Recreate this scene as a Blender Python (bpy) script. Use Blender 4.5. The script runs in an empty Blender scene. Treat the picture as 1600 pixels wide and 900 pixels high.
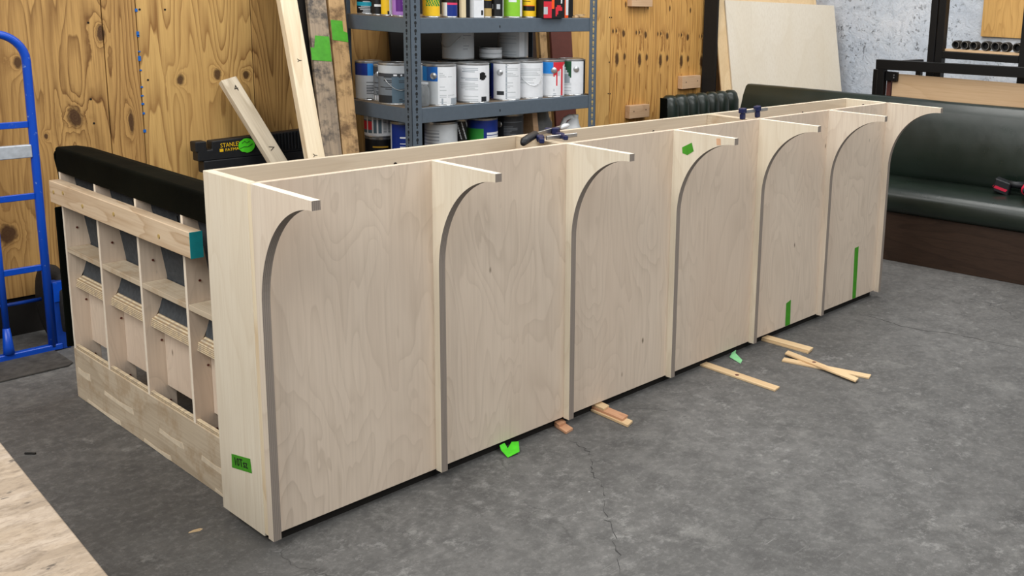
import bpy, bmesh, math, random
from mathutils import Vector, Matrix
random.seed(7)
SC = bpy.context.scene
COL = SC.collection

# ------------------------------------------------------------------ camera
def make_camera():
    cam = bpy.data.cameras.new('camera'); o = bpy.data.objects.new('camera', cam); COL.objects.link(o)
    yaw, pit, rol, f, py, px = .8700, .1993, .0307, 1575.63, 308.02, 1035.48
    fw = Vector((math.sin(yaw)*math.cos(pit), math.cos(yaw)*math.cos(pit), -math.sin(pit)))
    rt = Vector((math.cos(yaw), -math.sin(yaw), 0)); up = rt.cross(fw)
    r = rt*math.cos(rol)+up*math.sin(rol); u = up*math.cos(rol)-rt*math.sin(rol)
    m = Matrix((r, u, -fw)).transposed().to_4x4(); m.translation = (-1.2876, -2.5062, 1.5755)
    o.matrix_world = m
    cam.sensor_fit = 'HORIZONTAL'; cam.sensor_width = 36; cam.lens = f/1600*36
    cam.shift_x = (800-px)/1600; cam.shift_y = (py-450)/1600
    cam.clip_start = .05
    SC.camera = o
make_camera()

# ------------------------------------------------------------------ light
W = bpy.data.worlds.new('world'); SC.world = W; W.use_nodes = True
W.node_tree.nodes['Background'].inputs[0].default_value = (.86, .93, 1, 1)
W.node_tree.nodes['Background'].inputs[1].default_value = .34
def area(name, loc, target, sx, sy, power, col=(1, .985, .96)):
    l = bpy.data.lights.new(name, 'AREA'); l.shape = 'RECTANGLE'; l.size = sx; l.size_y = sy
    l.energy = power; l.color = col
    o = bpy.data.objects.new(name, l); COL.objects.link(o); o.location = loc
    o.rotation_euler = (Vector(target)-Vector(loc)).to_track_quat('-Z', 'Y').to_euler()
area('shop_and_fill_light', (-3.0, -.6, 3.9), (.6, .2, .9), 2.4, 2.4, 190)
area('shop_and_fill_light', (1.2, -4.2, 3.9), (1.8, 0, .5), 4.0, 2.4, 130)  # added soft fill from the camera side, brightening the front panels
area('ceiling_light', (1.3, .8, 3.9), (1.3, .81, 0), 2.0, 2.4, 60)
area('ceiling_light', (4.0, .2, 3.9), (4.0, .21, 0), 2.4, 2.0, 95)
SC.view_settings.view_transform = 'Standard'; SC.view_settings.look = 'None'
SC.view_settings.gamma = 1; SC.view_settings.use_curve_mapping = False
SC.view_settings.exposure = 0.0

# ------------------------------------------------------------------ colour and materials
def lin(h):
    h = h.lstrip('#'); out = []
    for i in (0, 2, 4):
        c = int(h[i:i+2], 16)/255
        out.append(c/12.92 if c <= .04045 else ((c+.055)/1.055)**2.4)
    return (*out, 1)
class G:
    def __init__(s, name):
        s.m = bpy.data.materials.new(name); s.m.use_nodes = True
        s.t = s.m.node_tree; s.b = s.t.nodes['Principled BSDF']
    def n(s, kind, **kw):
        x = s.t.nodes.new('ShaderNode'+kind)
        for k, v in kw.items(): setattr(x, k, v)
        return x
    def put(s, sock, v):
        if isinstance(v, bpy.types.NodeSocket): s.t.links.new(v, sock)
        elif v is not None: sock.default_value = v
    def math(s, op, a, b=None, c=None, clamp=False):
        x = s.n('Math', operation=op, use_clamp=clamp); s.put(x.inputs[0], a)
        if b is not None: s.put(x.inputs[1], b)
        if c is not None: s.put(x.inputs[2], c)
        return x.outputs[0]
    def vmath(s, op, a, b=None):
        x = s.n('VectorMath', operation=op); s.put(x.inputs[0], a)
        if b is not None: s.put(x.inputs[1], b)
        return x.outputs['Value'] if op in ('LENGTH', 'DISTANCE', 'DOT_PRODUCT') else x.outputs[0]
    def noise(s, v, scale, detail=3, rough=.5, dist=0):
        x = s.n('TexNoise'); s.put(x.inputs['Vector'], v)
        x.inputs['Scale'].default_value = scale; x.inputs['Detail'].default_value = detail
        x.inputs['Roughness'].default_value = rough; x.inputs['Distortion'].default_value = dist
        return x.outputs['Fac']
    def vor(s, v, scale, feature='F1', out='Distance', rnd=1):
        x = s.n('TexVoronoi', feature=feature); s.put(x.inputs['Vector'], v)
        x.inputs['Scale'].default_value = scale; x.inputs['Randomness'].default_value = rnd
        return x.outputs[out]
    def ramp(s, v, stops, interp='LINEAR'):
        x = s.n('ValToRGB'); s.put(x.inputs[0], v); e = x.color_ramp.elements
        x.color_ramp.interpolation = interp
        while len(e) < len(stops): e.new(.5)
        for k, (p, c) in enumerate(stops):
            e[k].position = p; e[k].color = c if not isinstance(c, str) else lin(c)
        return x.outputs[0]
    def mix(s, f, a, b, mode='MIX'):
        x = s.n('Mix', data_type='RGBA', blend_type=mode); s.put(x.inputs[0], f)
        s.put(x.inputs[6], a); s.put(x.inputs[7], b); return x.outputs[2]
    def rng(s, v, a, b, c=0, d=1):
        x = s.n('MapRange'); s.put(x.inputs[0], v)
        for i, q in enumerate((a, b, c, d)): x.inputs[i+1].default_value = q
        return x.outputs[0]
    def obj(s, rand=True):
        v = s.n('TexCoord').outputs['Object']
        if rand:
            r = s.n('ObjectInfo').outputs['Random']
            k = s.n('VectorMath', operation='SCALE'); k.inputs[0].default_value = (7.3, 13.1, 5.7); s.put(k.inputs['Scale'], r)
            v = s.vmath('ADD', v, k.outputs[0])
        return v
    def scale(s, v, xyz):
        return s.vmath('MULTIPLY', v, xyz)
    def bump(s, h, strength=.2, dist=.01):
        x = s.n('Bump'); s.put(x.inputs['Height'], h); x.inputs['Strength'].default_value = strength
        x.inputs['Distance'].default_value = dist; s.put(s.b.inputs['Normal'], x.outputs[0])
    def done(s, col=None, rough=.5, metal=0, spec=.5):
        if col is not None: s.put(s.b.inputs['Base Color'], col)
        s.put(s.b.inputs['Roughness'], rough); s.b.inputs['Metallic'].default_value = metal
        s.b.inputs['Specular IOR Level'].default_value = spec
        return s.m

def plain(name, col, rough=.5, metal=0, vary=.08, spec=.4, bump=0, scale=40):
    g = G(name); c = lin(col); v = g.obj()
    n = g.noise(v, scale, 3)
    lo = tuple(max(0, q*(1-vary)) for q in c[:3])+(1,); hi = tuple(min(1, q*(1+vary)) for q in c[:3])+(1,)
    if bump: g.bump(g.noise(v, scale*3, 3), bump, .004)
    return g.done(g.ramp(n, [(.3, lo), (.7, hi)]), rough, metal, spec)

def wood(name, light, dark, axis='Z', size=1.0, stretch=7, rings=9, amount=.6, fine=.25, knots=(), knotcol='3a2114',
         rough=.55, rand=True, mod=None, spots=0, patch=None, sharp=.8, warp=.12, kb=6.0, stain=0, stain_col='6b5a44'):
    g = G(name); v0 = g.obj(rand)
    if mod:
        sx = g.n('SeparateXYZ'); g.put(sx.inputs[0], v0)
        px = g.math('SUBTRACT', g.math('FLOORED_MODULO', g.math('SUBTRACT', sx.outputs[0], mod[0]), mod[1]), 0)
        cx = g.n('CombineXYZ'); g.put(cx.inputs[0], g.math('ADD', px, g.math('MULTIPLY', g.noise(v0, 1.5), .06)))
        g.put(cx.inputs[2], g.math('ADD', sx.outputs[2], g.math('MULTIPLY', g.math('FLOOR', g.math('DIVIDE', g.math('SUBTRACT', sx.outputs[0], mod[0]), mod[1])), .012)))
        v0 = cx.outputs[0]
    k = 1/stretch; sc = {'Z': (1, 1, k), 'X': (k, 1, 1), 'Y': (1, k, 1)}[axis]
    v = g.scale(v0, tuple(q/size for q in sc))
    f = g.math('MULTIPLY', g.noise(v, 2.2, 2.5, .45, warp), rings)
    kn = None
    for (x, z, r, h) in knots:
        d = g.vmath('LENGTH', g.scale(g.vmath('SUBTRACT', v0, (x, 0, z)), (1/r, 0, 1/h)))
        d = g.math('ADD', d, g.math('MULTIPLY', g.math('SUBTRACT', g.noise(v0, 30, 3), .5), 1.1))
        b = g.math('DIVIDE', 1, g.math('ADD', 1, g.math('POWER', g.math('MAXIMUM', d, 0), 1.8)))
        c = g.rng(d, .75, 1.25, 1, 0)
        f = g.math('ADD', f, g.math('MULTIPLY', b, kb)); kn = c if kn is None else g.math('MAXIMUM', kn, c)
    fr = g.math('FRACT', f)
    band = g.ramp(fr, [(0, (0, 0, 0, 1)), (.45, (.10, .10, .10, 1)), (sharp, (.55, .55, .55, 1)), (.94, (1, 1, 1, 1)), (1, (0, 0, 0, 1))])
    band = g.math('MULTIPLY', band, g.rng(g.noise(v0, 3.0, 2), .3, .7, .45, 1))
    fsc = {'Z': (1, 1, .03), 'X': (.03, 1, 1), 'Y': (1, .03, 1)}[axis]
    fn = g.noise(g.scale(v0, fsc), 130, 3, .6)
    col = g.mix(g.math('MULTIPLY', band, amount), lin(light), lin(dark))
    col = g.mix(g.math('MULTIPLY', g.rng(fn, .42, .72), fine), col, lin(dark))
    if patch:
        col = g.mix(g.math('MULTIPLY', g.rng(g.noise(g.scale(v0, sc), 2.7, 3), .42, .68), patch[1]), col, lin(patch[0]))
    if spots:
        d = g.vor(g.scale(v0, (1, 1, .45) if axis == 'Z' else (.45, 1, 1)), 8)
        col = g.mix(g.math('MULTIPLY', g.rng(d, .055, .02), spots), col, lin('5a4630'))
    if stain:
        col = g.mix(g.math('MULTIPLY', g.rng(g.noise(v0, 9, 5, .7), .48, .62), stain), col, lin(stain_col))
    if kn is not None: col = g.mix(g.math('MULTIPLY', kn, .88), col, lin(knotcol))
    g.bump(fn, .06, .002)
    return g.done(col, rough, 0, .3)

def ply_edge(name, axis, a='857a71', b='9c9085', layers=9, thick=.024):
    g = G(name); sx = g.n('SeparateXYZ'); v = g.obj(False); g.put(sx.inputs[0], v)
    q = g.math('FRACT', g.math('MULTIPLY', sx.outputs['XYZ'.index(axis)], layers/thick/2))
    c = g.ramp(q, [(0, a), (.45, a), (.55, b), (1, b)])
    c = g.mix(g.rng(g.noise(v, 55, 4), .4, .7, 0, .6), c, lin('8f8479'))
    return g.done(c, .7, 0, .2)

M = {}
BIRCH, BIRCHD = 'cfbda2', 'a8937a'
M['birch'] = wood('birch_plywood', 'dfcdb9', 'ab9884', size=.42, stretch=3.4, rings=13, amount=.33, fine=.2, spots=.8, patch=('cfb9a4', .5), warp=.6)
M['birch_light'] = wood('birch_plywood_pale', 'e4dac6', 'c3b196', size=.5, stretch=4, rings=11, amount=.35, fine=.3, patch=('dacbb2', .5))
M['birch_pink'] = wood('birch_plywood_warm', 'dfd2c0', 'b8a492', size=.5, stretch=4, rings=11, amount=.35, fine=.3, patch=('d2c1ad', .5))
M['birch_x'] = wood('birch_plywood_lengthwise', 'd6c8b2', 'b6a48c', axis='X', size=.8, stretch=6, rings=7, amount=.4, fine=.25)
M['birch_y'] = wood('birch_plywood_crosswise', 'ccbda5', '9f8c73', axis='Y', size=.6, stretch=6, rings=7, amount=.5, fine=.35, stain=.5, stain_col='a78c6b')
M['edge_x'] = ply_edge('plywood_edge_x', 'X')
M['edge_lt'] = plain('plywood_edge_pale', 'ece0cc', .7, 0, .06)
M['edge_y'] = ply_edge('plywood_edge_y', 'Y', 'a08a6c', 'd8c6a6')
M['edge_z'] = ply_edge('plywood_edge_z', 'Z', 'a58c6b', 'e0cfae', 7, .02)
M['pine'] = wood('pine_lumber', 'e6d7ba', 'c3a277', size=.35, stretch=8, rings=5, amount=.5, fine=.3)
M['pine_y'] = wood('pine_lumber_crosswise', 'd9c3a6', 'a88762', axis='Y', size=.22, stretch=7, rings=6, amount=.75, fine=.3)
M['pine_grey'] = wood('pine_lumber_weathered', 'dccfb8', '9d8a6e', size=.3, stretch=9, rings=6, amount=.6, fine=.35)
M['strip'] = wood('pine_strip', 'e0c49a', 'b98c5c', axis='Y', size=.2, stretch=8, rings=5, amount=.5, fine=.3)
M['strip_red'] = wood('reddish_strip', 'cf9f7c', 'a86e4c', axis='Y', size=.2, stretch=8, rings=5, amount=.5, fine=.3)
M['block'] = wood('wood_block', 'cfae8c', 'ab8460', axis='X', size=.3, stretch=6, rings=5, amount=.4, fine=.3)
M['old'] = wood('stained_old_board', 'b59468', '6d4f30', size=.3, stretch=4, rings=5, amount=.5, fine=.4, stain=.8, stain_col='4d3722', spots=1)
M['oldgrey'] = wood('smeared_old_board', '9b8973', '5a5049', size=.4, stretch=4, rings=5, amount=.5, fine=.4, stain=.9, stain_col='3b3836')
M['darkwood'] = wood('dark_walnut_board', '3a2a20', '21160f', axis='Y', size=.4, stretch=8, rings=7, amount=.6, fine=.4, rough=.5)
M['redboard'] = plain('oxblood_board', '5a3028', .6, 0, .08)
LK = [(.433, .954, .028, .045), (.672, .915, .012, .05), (.568, 1.323, .016, .035), (.911, 1.101, .017, .024), (1.094, 1.118, .019, .026),
      (1.239, 1.109, .016, .02), (.126, .465, .035, .04), (.228, 1.202, .016, .026), (.31, .878, .008, .012)]
M['wall_ply'] = wood('pine_wall_plywood', 'c0975b', '5f3917', size=.42, stretch=11, rings=19, amount=1.0, fine=.45, knots=LK, rand=False, patch=('99703f', .6), warp=.25)
M['wall_ply2'] = wood('pine_wall_plywood_pale', 'd0a968', '74491f', size=.42, stretch=12, rings=18, amount=1.0, fine=.35, knots=LK, rand=False, patch=('bd9358', .5), warp=.25)
TK = [(.085, 1.108, .019, .045), (.165, 1.125, .012, .026), (.04, 1.306, .010, .014), (.075, 1.306, .010, .014), (.150, 1.288, .014, .026), (.17, 1.49, .009, .02), (.02, .752, .009, .02)]
M['wall_ply3'] = wood('pine_wall_plywood_repeat', 'd9a860', '7d491c', size=.22, stretch=22, rings=11, amount=.95, fine=.45, knots=TK, rand=False, mod=(3.914, .247), kb=1.3, patch=('c08a44', .5), warp=.1)
M['wall_ply4'] = wood('pine_wall_plywood_edge', 'd3a866', '90632f', size=.4, stretch=7, rings=12, amount=.6, fine=.25, rand=False, warp=.3)
def osb():
    g = G('worn_strand_board'); v = g.obj()
    d = g.vmath('ADD', g.scale(v, (1, 1, 1)), g.vmath('MULTIPLY', g.n('TexNoise').outputs['Color'], (.02, .02, 0)))
    a = g.vor(g.scale(d, (14, 32, 10)), 1, 'F1', 'Color'); sx = g.n('SeparateColor'); g.put(sx.inputs[0], a)
    c = g.ramp(sx.outputs[0], [(0, '8e7f6e'), (.35, 'a99884'), (.7, '9c8c79'), (1, 'b3a391')])
    n = g.noise(g.scale(v, (1, 2.4, 1)), 26, 5, .65)
    c = g.mix(g.rng(n, .50, .68, 0, .45), c, lin('5a5046'))
    n2 = g.noise(g.scale(v, (1, 2, 1)), 9, 5, .7); c = g.mix(g.rng(n2, .48, .66, 0, .6), c, lin('bfb0a0'))
    s = g.noise(g.scale(v, (1, 1.8, 1)), 38, 2); c = g.mix(g.rng(s, .69, .73, 0, .7), c, lin('3d3a38'))
    c = g.mix(g.rng(g.noise(g.scale(v, (1, 2.2, 1)), 60, 5, .75), .5, .68, 0, .4), c, lin('6b5d50'))
    g.bump(n, .5, .004); return g.done(c, .75, 0, .2)
M['osb'] = osb()
def concrete_floor():
    g = G('concrete_floor'); v = g.obj(False)
    n = g.noise(v, .9, 6, .6, .1); n2 = g.noise(v, 9, 7, .7, .15); n3 = g.noise(v, 60, 4, .6)
    c = g.ramp(n, [(.3, '565553'), (.5, '62615f'), (.7, '6f6e6c')])
    c = g.mix(g.rng(n2, .38, .62, 0, .65), c, lin('4b4a49'))
    c = g.mix(g.rng(g.noise(v, 4.3, 8, .78, .15), .55, .68, 0, .5), c, lin('858480'))
    c = g.mix(g.rng(g.noise(v, 2.3, 8, .75, .1), .56, .66, 0, .5), c, lin('3f3e3d'))
    c = g.mix(g.rng(n3, .66, .78, 0, .5), c, lin('9b9a96'))
    c = g.mix(g.rng(g.noise(v, 24, 5, .7), .60, .70, 0, .5), c, lin('3f3e3d'))
    c = g.mix(g.rng(g.vor(v, 5), .022, .008, 0, .8), c, lin('b9b8b4'))
    c = g.mix(g.rng(g.noise(v, 38, 7, .8), .50, .64, 0, .38), c, lin('8b8986'))
    c = g.mix(g.rng(g.noise(v, 33, 7, .8, .1), .53, .66, 0, .42), c, lin('464543'))
    c = g.mix(g.math('MULTIPLY', g.rng(g.noise(v, 17, 8, .8), .54, .62, 0, .45), g.rng(g.noise(v, 1.7, 3), .48, .58)), c, lin('9a9996'))
    vd = g.vmath('ADD', v, g.vmath('MULTIPLY', g.n('TexNoise').outputs['Color'], (.0, .0, .0)))
    w = g.n('TexNoise'); g.put(w.inputs['Vector'], v); w.inputs['Scale'].default_value = 3.5; w.inputs['Detail'].default_value = 6
    vd = g.vmath('ADD', v, g.vmath('MULTIPLY', w.outputs['Color'], (.45, .45, 0)))
    cr = g.vor(vd, .75, 'DISTANCE_TO_EDGE'); crm = g.math('MULTIPLY', g.rng(cr, .0006, .0030, 1, 0), g.rng(g.noise(v, 2.3, 3), .50, .60))
    c = g.mix(g.math('MULTIPLY', crm, .75), c, lin('454443'))
    # thin pale scratches
    for k, (ang, sc) in enumerate(((.6, 1.7), (-.9, 1.3), (2.1, 2.2))):
        mp = g.n('Mapping'); mp.inputs['Rotation'].default_value = (0, 0, ang); mp.inputs['Location'].default_value = (k*3.1, k*1.7, 0)
        mp.inputs['Scale'].default_value = (sc*.7, sc*16, 1); g.put(mp.inputs[0], vd if k == 1 else v)
        s = g.vor(mp.outputs[0], 1.2, 'F1'); c = g.mix(g.rng(s, .012, .05, .32, 0), c, lin('b5b4b0'))
    g.bump(g.math('ADD', g.math('MULTIPLY', n3, .3), g.math('SUBTRACT', n2, g.math('MULTIPLY', crm, .8))), .25, .006)
    return g.done(c, g.rng(n2, .3, .7, .55, .75), 0, .35)
M['floor'] = concrete_floor()
def concrete_wall():
    g = G('painted_concrete_wall'); v = g.obj(False)
    n = g.noise(v, 2.2, 6, .6, .5)
    c = g.ramp(n, [(.3, 'b9c4d2'), (.5, 'cad3de'), (.7, 'd8dee6')])
    p = g.noise(v, 30, 5, .7); m = g.noise(v, 2.6, 3)
    pm = g.math('MULTIPLY', g.rng(p, .57, .63), g.rng(m, .42, .58))
    c = g.mix(g.math('MULTIPLY', pm, .8), c, lin('5d6064'))
    c = g.mix(g.rng(g.noise(v, 8, 6, .7, 2), .52, .6, 0, .35), c, lin('9aa3ae'))
    g.bump(g.math('SUBTRACT', g.noise(v, 16, 6, .65, 1.5), g.math('MULTIPLY', pm, .6)), .5, .02)
    return g.done(c, .85, 0, .2)
M['concrete'] = concrete_wall()
def vinyl(name, a, b, rough=.36, bump=.25, spec=.5):
    g = G(name); v = g.obj(); n = g.noise(v, 3, 4)
    c = g.ramp(n, [(.3, a), (.7, b)])
    g.bump(g.math('ADD', g.noise(v, 14, 4, .6, .5), g.math('MULTIPLY', g.vor(v, 260), .12)), bump, .008)
    return g.done(c, g.rng(g.noise(v, 11, 4), .3, .7, rough-.03, rough+.05), 0, spec)
M['vinyl'] = vinyl('dark_green_vinyl', '111a14', '1a251e', .3, .07)
M['vinyl_black'] = vinyl('black_green_vinyl', '040604', '0b0e09', .75, .12, .05)
M['webbing'] = plain('charcoal_backing_cloth', '4a4d50', .9, 0, .15, .1, .3, 60)
M['filler'] = plain('filler_smear', 'dccdb4', .8, 0, .1)
M['filler_o'] = plain('orange_filler', 'd8ad8a', .8, 0, .1)
M['dust'] = plain('dusty_backing_board', 'cfc3b0', .9, 0, .2)
def truck_paint():
    g = G('blue_enamel'); v = g.obj()
    c = g.mix(g.rng(g.noise(v, 38, 5, .7), .63, .7, 0, .8), lin('0648b8'), lin('8fa6c4'))
    return g.done(c, .35, 0, .5)
M['blue'] = truck_paint()
M['blue2'] = plain('dark_blue_enamel', '063a94', .5, 0, .15)
M['alu'] = plain('scuffed_aluminium', 'b9bfc6', .45, .3, .15)
M['rubber'] = plain('black_rubber', '211f1d', .8, 0, .25, .3, .4, 60)
M['toe'] = plain('worn_toe_plate', '4d4a46', .7, .2, .3, .3, .3, 30)
M['shelfgrey'] = plain('grey_shelf_enamel', '545f6a', .45, 0, .05)
M['slot'] = plain('punched_slot', '1c1f22', .9, 0, .05)
M['board_brown'] = plain('shelf_deck', '6a5b4a', .8, 0, .15)
M['blackplastic'] = plain('black_plastic', '15171b', .5, 0, .12)
M['navy'] = plain('navy_plastic', '141d48', .4, 0, .15)
M['steel'] = plain('steel_bar', 'b8b8b6', .3, .9, .1)
M['blacksteel'] = plain('black_steel', '060607', .5, .2, .1)
M['tape'] = plain('green_tape', '43941f', .6, 0, .12)
M['tape_lt'] = plain('pale_green_tape', '8fd79a', .6, 0, .12)
M['tape_vivid'] = plain('bright_green_tape', '4ed023', .55, 0, .12)
M['teal'] = plain('teal_end_paint', '0b8f97', .6, 0, .08)
M['ink'] = plain('pen_ink', '14180f', .8, 0, .02)
M['pencil'] = plain('marker_lines', '3b332b', .8, 0, .02)
M['yellowprint'] = plain('yellow_print', 'e3b81d', .5, 0, .03)
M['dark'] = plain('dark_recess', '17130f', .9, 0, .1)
M['tin'] = plain('tinplate', 'c6c8c9', .28, .85, .08)
M['tin_dark'] = plain('dark_lid', '2a2b2a', .4, .5, .1)
M['jugwhite'] = plain('white_jug_plastic', 'dfe3e6', .4, 0, .04)
def jar_glass():
    g = G('clear_plastic'); g.b.inputs['Transmission Weight'].default_value = .85
    g.b.inputs['IOR'].default_value = 1.2
    return g.done(lin('d8dde0'), .15, 0, .5)
M['glass'] = jar_glass()
M['jugclear'] = plain('cloudy_jug_plastic', '8b9297', .4, 0, .1)
M['red'] = plain('red_plastic', 'c3203f', .4, 0, .05)
for k, h in dict(white='dfe2e6', lgrey='b9bec2', grey='6d747b', dgrey='3a3d42', black='131416', blue='1560b0', navyc='0f2c7c', sky='1f84d6', cyan='0f8fa6',
                 redc='cf2b3a', orange='f0551d', yellow='e9bd22', gold='c79b2d', purple='5f2380', lav='a878c4', lime='86c332', dkgreen='0f4a2a', green='2c8a35',
                 tan='b79d62', pinkred='d83a64', rust='5d2c22', silver='9aa3ab', bluegrey='566a78', txt='8b9096', txtd='25282c', cream='d9c8a4').items():
    M['c_'+k] = plain('print_'+k, h, .42, 0, .03)

# ------------------------------------------------------------------ mesh building
class MB:
    def __init__(s): s.v = []; s.f = []; s.mi = []
    def add(s, vs, fs, mi=0):
        b = len(s.v); s.v += [tuple(map(float, q)) for q in vs]
        for k, f in enumerate(fs): s.f.append([b+i for i in f]); s.mi.append(mi if isinstance(mi, int) else mi[k])
        return s
    def box(s, x0, x1, y0, y1, z0, z1, mi=0):
        vs = [(x, y, z) for z in (z0, z1) for y in (y0, y1) for x in (x0, x1)]
        return s.add(vs, [(0, 2, 3, 1), (4, 5, 7, 6), (0, 1, 5, 4), (2, 6, 7, 3), (0, 4, 6, 2), (1, 3, 7, 5)], mi)
    def hexa(s, bot, top, mi=0):
        return s.add(list(bot)+list(top), [(3, 2, 1, 0), (4, 5, 6, 7), (0, 1, 5, 4), (1, 2, 6, 5), (2, 3, 7, 6), (3, 0, 4, 7)], mi)
    def beam(s, a, b, w, h, up=(0, 0, 1), mi=0):
        a, b = Vector(a), Vector(b); d = (b-a).normalized(); u = Vector(up); sd = d.cross(u).normalized(); u = sd.cross(d).normalized()
        c = [(-1, -1), (1, -1), (1, 1), (-1, 1)]
        return s.hexa([a+sd*p*w/2+u*q*h/2 for p, q in c], [b+sd*p*w/2+u*q*h/2 for p, q in c], mi)
    def prism(s, poly, axis, a, b, cap=0, side=0):
        def P(p, t): return {'X': (t, p[0], p[1]), 'Y': (p[0], t, p[1]), 'Z': (p[0], p[1], t)}[axis]
        n = len(poly); vs = [P(p, a) for p in poly]+[P(p, b) for p in poly]
        sides = side if isinstance(side, (list, tuple)) else [side]*n
        return s.add(vs, [tuple(range(n))[::-1], tuple(range(n, 2*n))]+[(i, (i+1) % n, n+(i+1) % n, n+i) for i in range(n)], [cap, cap]+list(sides))
    def tube(s, pts, r, seg=8, mi=0, caps=True):
        pts = [Vector(p) for p in pts]; n = len(pts); rings = []; prev = None
        for i, p in enumerate(pts):
            d = (pts[min(i+1, n-1)]-pts[max(i-1, 0)]).normalized()
            if prev is None: u = d.orthogonal().normalized()
            else: u = (prev-d*prev.dot(d)).normalized()
            prev = u; w = d.cross(u); rr = r[i] if isinstance(r, (list, tuple)) else r
            rings.append([p+(u*math.cos(t)+w*math.sin(t))*rr for t in (2*math.pi*k/seg for k in range(seg))])
        vs = [q for ring in rings for q in ring]; fs = []
        for i in range(n-1):
            for k in range(seg):
                fs.append((i*seg+k, i*seg+(k+1) % seg, (i+1)*seg+(k+1) % seg, (i+1)*seg+k))
        if caps: fs += [tuple(range(seg))[::-1], tuple(range((n-1)*seg, n*seg))]
        return s.add(vs, fs, mi)
    def lathe(s, prof, seg=20, c=(0, 0, 0), axis='Z', mi=0, closed=False):
        vs = []; fs = []; n = len(prof)
        for r, z in prof:
            for k in range(seg):
                t = 2*math.pi*k/seg; a, b = r*math.cos(t), r*math.sin(t)
                q = {'Z': (a, b, z), 'X': (z, a, b), 'Y': (a, z, b)}[axis]
                vs.append((q[0]+c[0], q[1]+c[1], q[2]+c[2]))
        for i in range(n if closed else n-1):
            j = (i+1) % n
            for k in range(seg): fs.append((i*seg+k, i*seg+(k+1) % seg, j*seg+(k+1) % seg, j*seg+k))
        if not closed: fs += [tuple(range(seg))[::-1], tuple(range((n-1)*seg, n*seg))]
        return s.add(vs, fs, mi)
    def sheet(s, rows, mi=0):
        nr, nc = len(rows), len(rows[0])
        return s.add([p for r in rows for p in r], [(i*nc+j, i*nc+j+1, (i+1)*nc+j+1, (i+1)*nc+j) for i in range(nr-1) for j in range(nc-1)], mi)
    def build(s, name, mat, parent=None, bevel=0, smooth=False, label=None, thick=0, subsurf=0):
        me = bpy.data.meshes.new(name)
        off = world_of(parent) if parent else Vector((0, 0, 0))
        me.from_pydata([tuple(Vector(q)-off) for q in s.v], [], s.f)
        for m in (mat if isinstance(mat, (list, tuple)) else [mat]): me.materials.append(m)
        bm = bmesh.new(); bm.from_mesh(me)
        for f, k in zip(bm.faces, s.mi): f.material_index = k; f.smooth = smooth
        bmesh.ops.recalc_face_normals(bm, faces=bm.faces)
        if bevel:
            es = [e for e in bm.edges if len(e.link_faces) == 2 and e.calc_face_angle(0) > .6]
            bmesh.ops.bevel(bm, geom=es, offset=bevel, segments=1, affect='EDGES', clamp_overlap=True)
        bm.to_mesh(me); bm.free()
        o = bpy.data.objects.new(name, me); COL.objects.link(o)
        if parent: o.parent = parent
        if label: o['label'] = label
        if thick:
            md = o.modifiers.new('solid', 'SOLIDIFY'); md.thickness = thick; md.offset = 0
        if subsurf:
            md = o.modifiers.new('sub', 'SUBSURF'); md.levels = md.render_levels = subsurf
        return o
def world_of(o):
    v = Vector((0, 0, 0))
    while o: v += o.location; o = o.parent
    return v
def tag(o, label, cat, group=None):
    o['label'] = label; o['category'] = cat
    if group: o['group'] = group
    return o
def thing(name, label, cat, loc=(0, 0, 0), group=None):
    o = bpy.data.objects.new(name, None); COL.objects.link(o); o.location = loc; o.empty_display_size = .1
    return tag(o, label, cat, group)
def struct(o): o['kind'] = 'structure'; return o
def text(s, size, loc, right, up, mat, parent, name='lettering', extrude=.0006, label=None, sx=1):
    cu = bpy.data.curves.new('t', 'FONT'); cu.body = s; cu.size = size; cu.extrude = extrude; cu.align_x = 'CENTER'; cu.align_y = 'CENTER'; cu.resolution_u = 2
    tmp = bpy.data.objects.new('t', cu); COL.objects.link(tmp)
    me = bpy.data.meshes.new_from_object(tmp); bpy.data.objects.remove(tmp); bpy.data.curves.remove(cu)
    r, u = Vector(right).normalized(), Vector(up).normalized(); n = r.cross(u)
    m = Matrix((r*sx, u, n)).transposed().to_4x4(); m.translation = Vector(loc)-world_of(parent)
    me.transform(m); me.materials.clear(); me.materials.append(mat)
    o = bpy.data.objects.new(name, me); me.name = name; COL.objects.link(o); o.parent = parent
    if label: o['label'] = label
    return o

# ------------------------------------------------------------------ the room
struct(MB().box(-7, 9, -7, 2.5, -.12, 0).build('floor', M['floor']))
FL = bpy.data.objects['floor']
def crack(pts, w, seed):
    r = random.Random(seed); q = [pts[0]]
    for a, b in zip(pts, pts[1:]):
        for k in (1, 2, 3, 4, 5): q.append((a[0]+(b[0]-a[0])*k/5+r.uniform(-.010, .010)*(k < 5), a[1]+(b[1]-a[1])*k/5+r.uniform(-.010, .010)*(k < 5)))
    rows = []
    for k, (x, y) in enumerate(q):
        ww = w*r.uniform(.2, 1.3)*min(1, k/3, (len(q)-1-k)/3+.05); rows.append([(x-ww, y-ww*.3, .0004), (x+ww, y+ww*.3, .0004)])
    MB().sheet(rows).build('crack', M['crack'], FL)
M['crack'] = plain('crack_dark', '3b3a39', .9)  # even dark colour for the crack ribbons
crack([(1.088, -0.111), (1.07, -0.167), (1.068, -0.223), (1.018, -0.284), (0.96, -0.332), (0.927, -0.414), (0.877, -0.479), (0.801, -0.546), (0.737, -0.643), (0.666, -0.722), (0.578, -0.818)], .0028, 1)
crack([(3.135, -0.081), (3.149, -0.209), (3.131, -0.318), (3.142, -0.45), (3.202, -0.589), (3.216, -0.744), (3.243, -0.919)], .0035, 2)
wb = struct(MB().box(-3.2, 6.3, 2.414, 2.52, 0, 3.4).build('wall_back', M['dark']))
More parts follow.
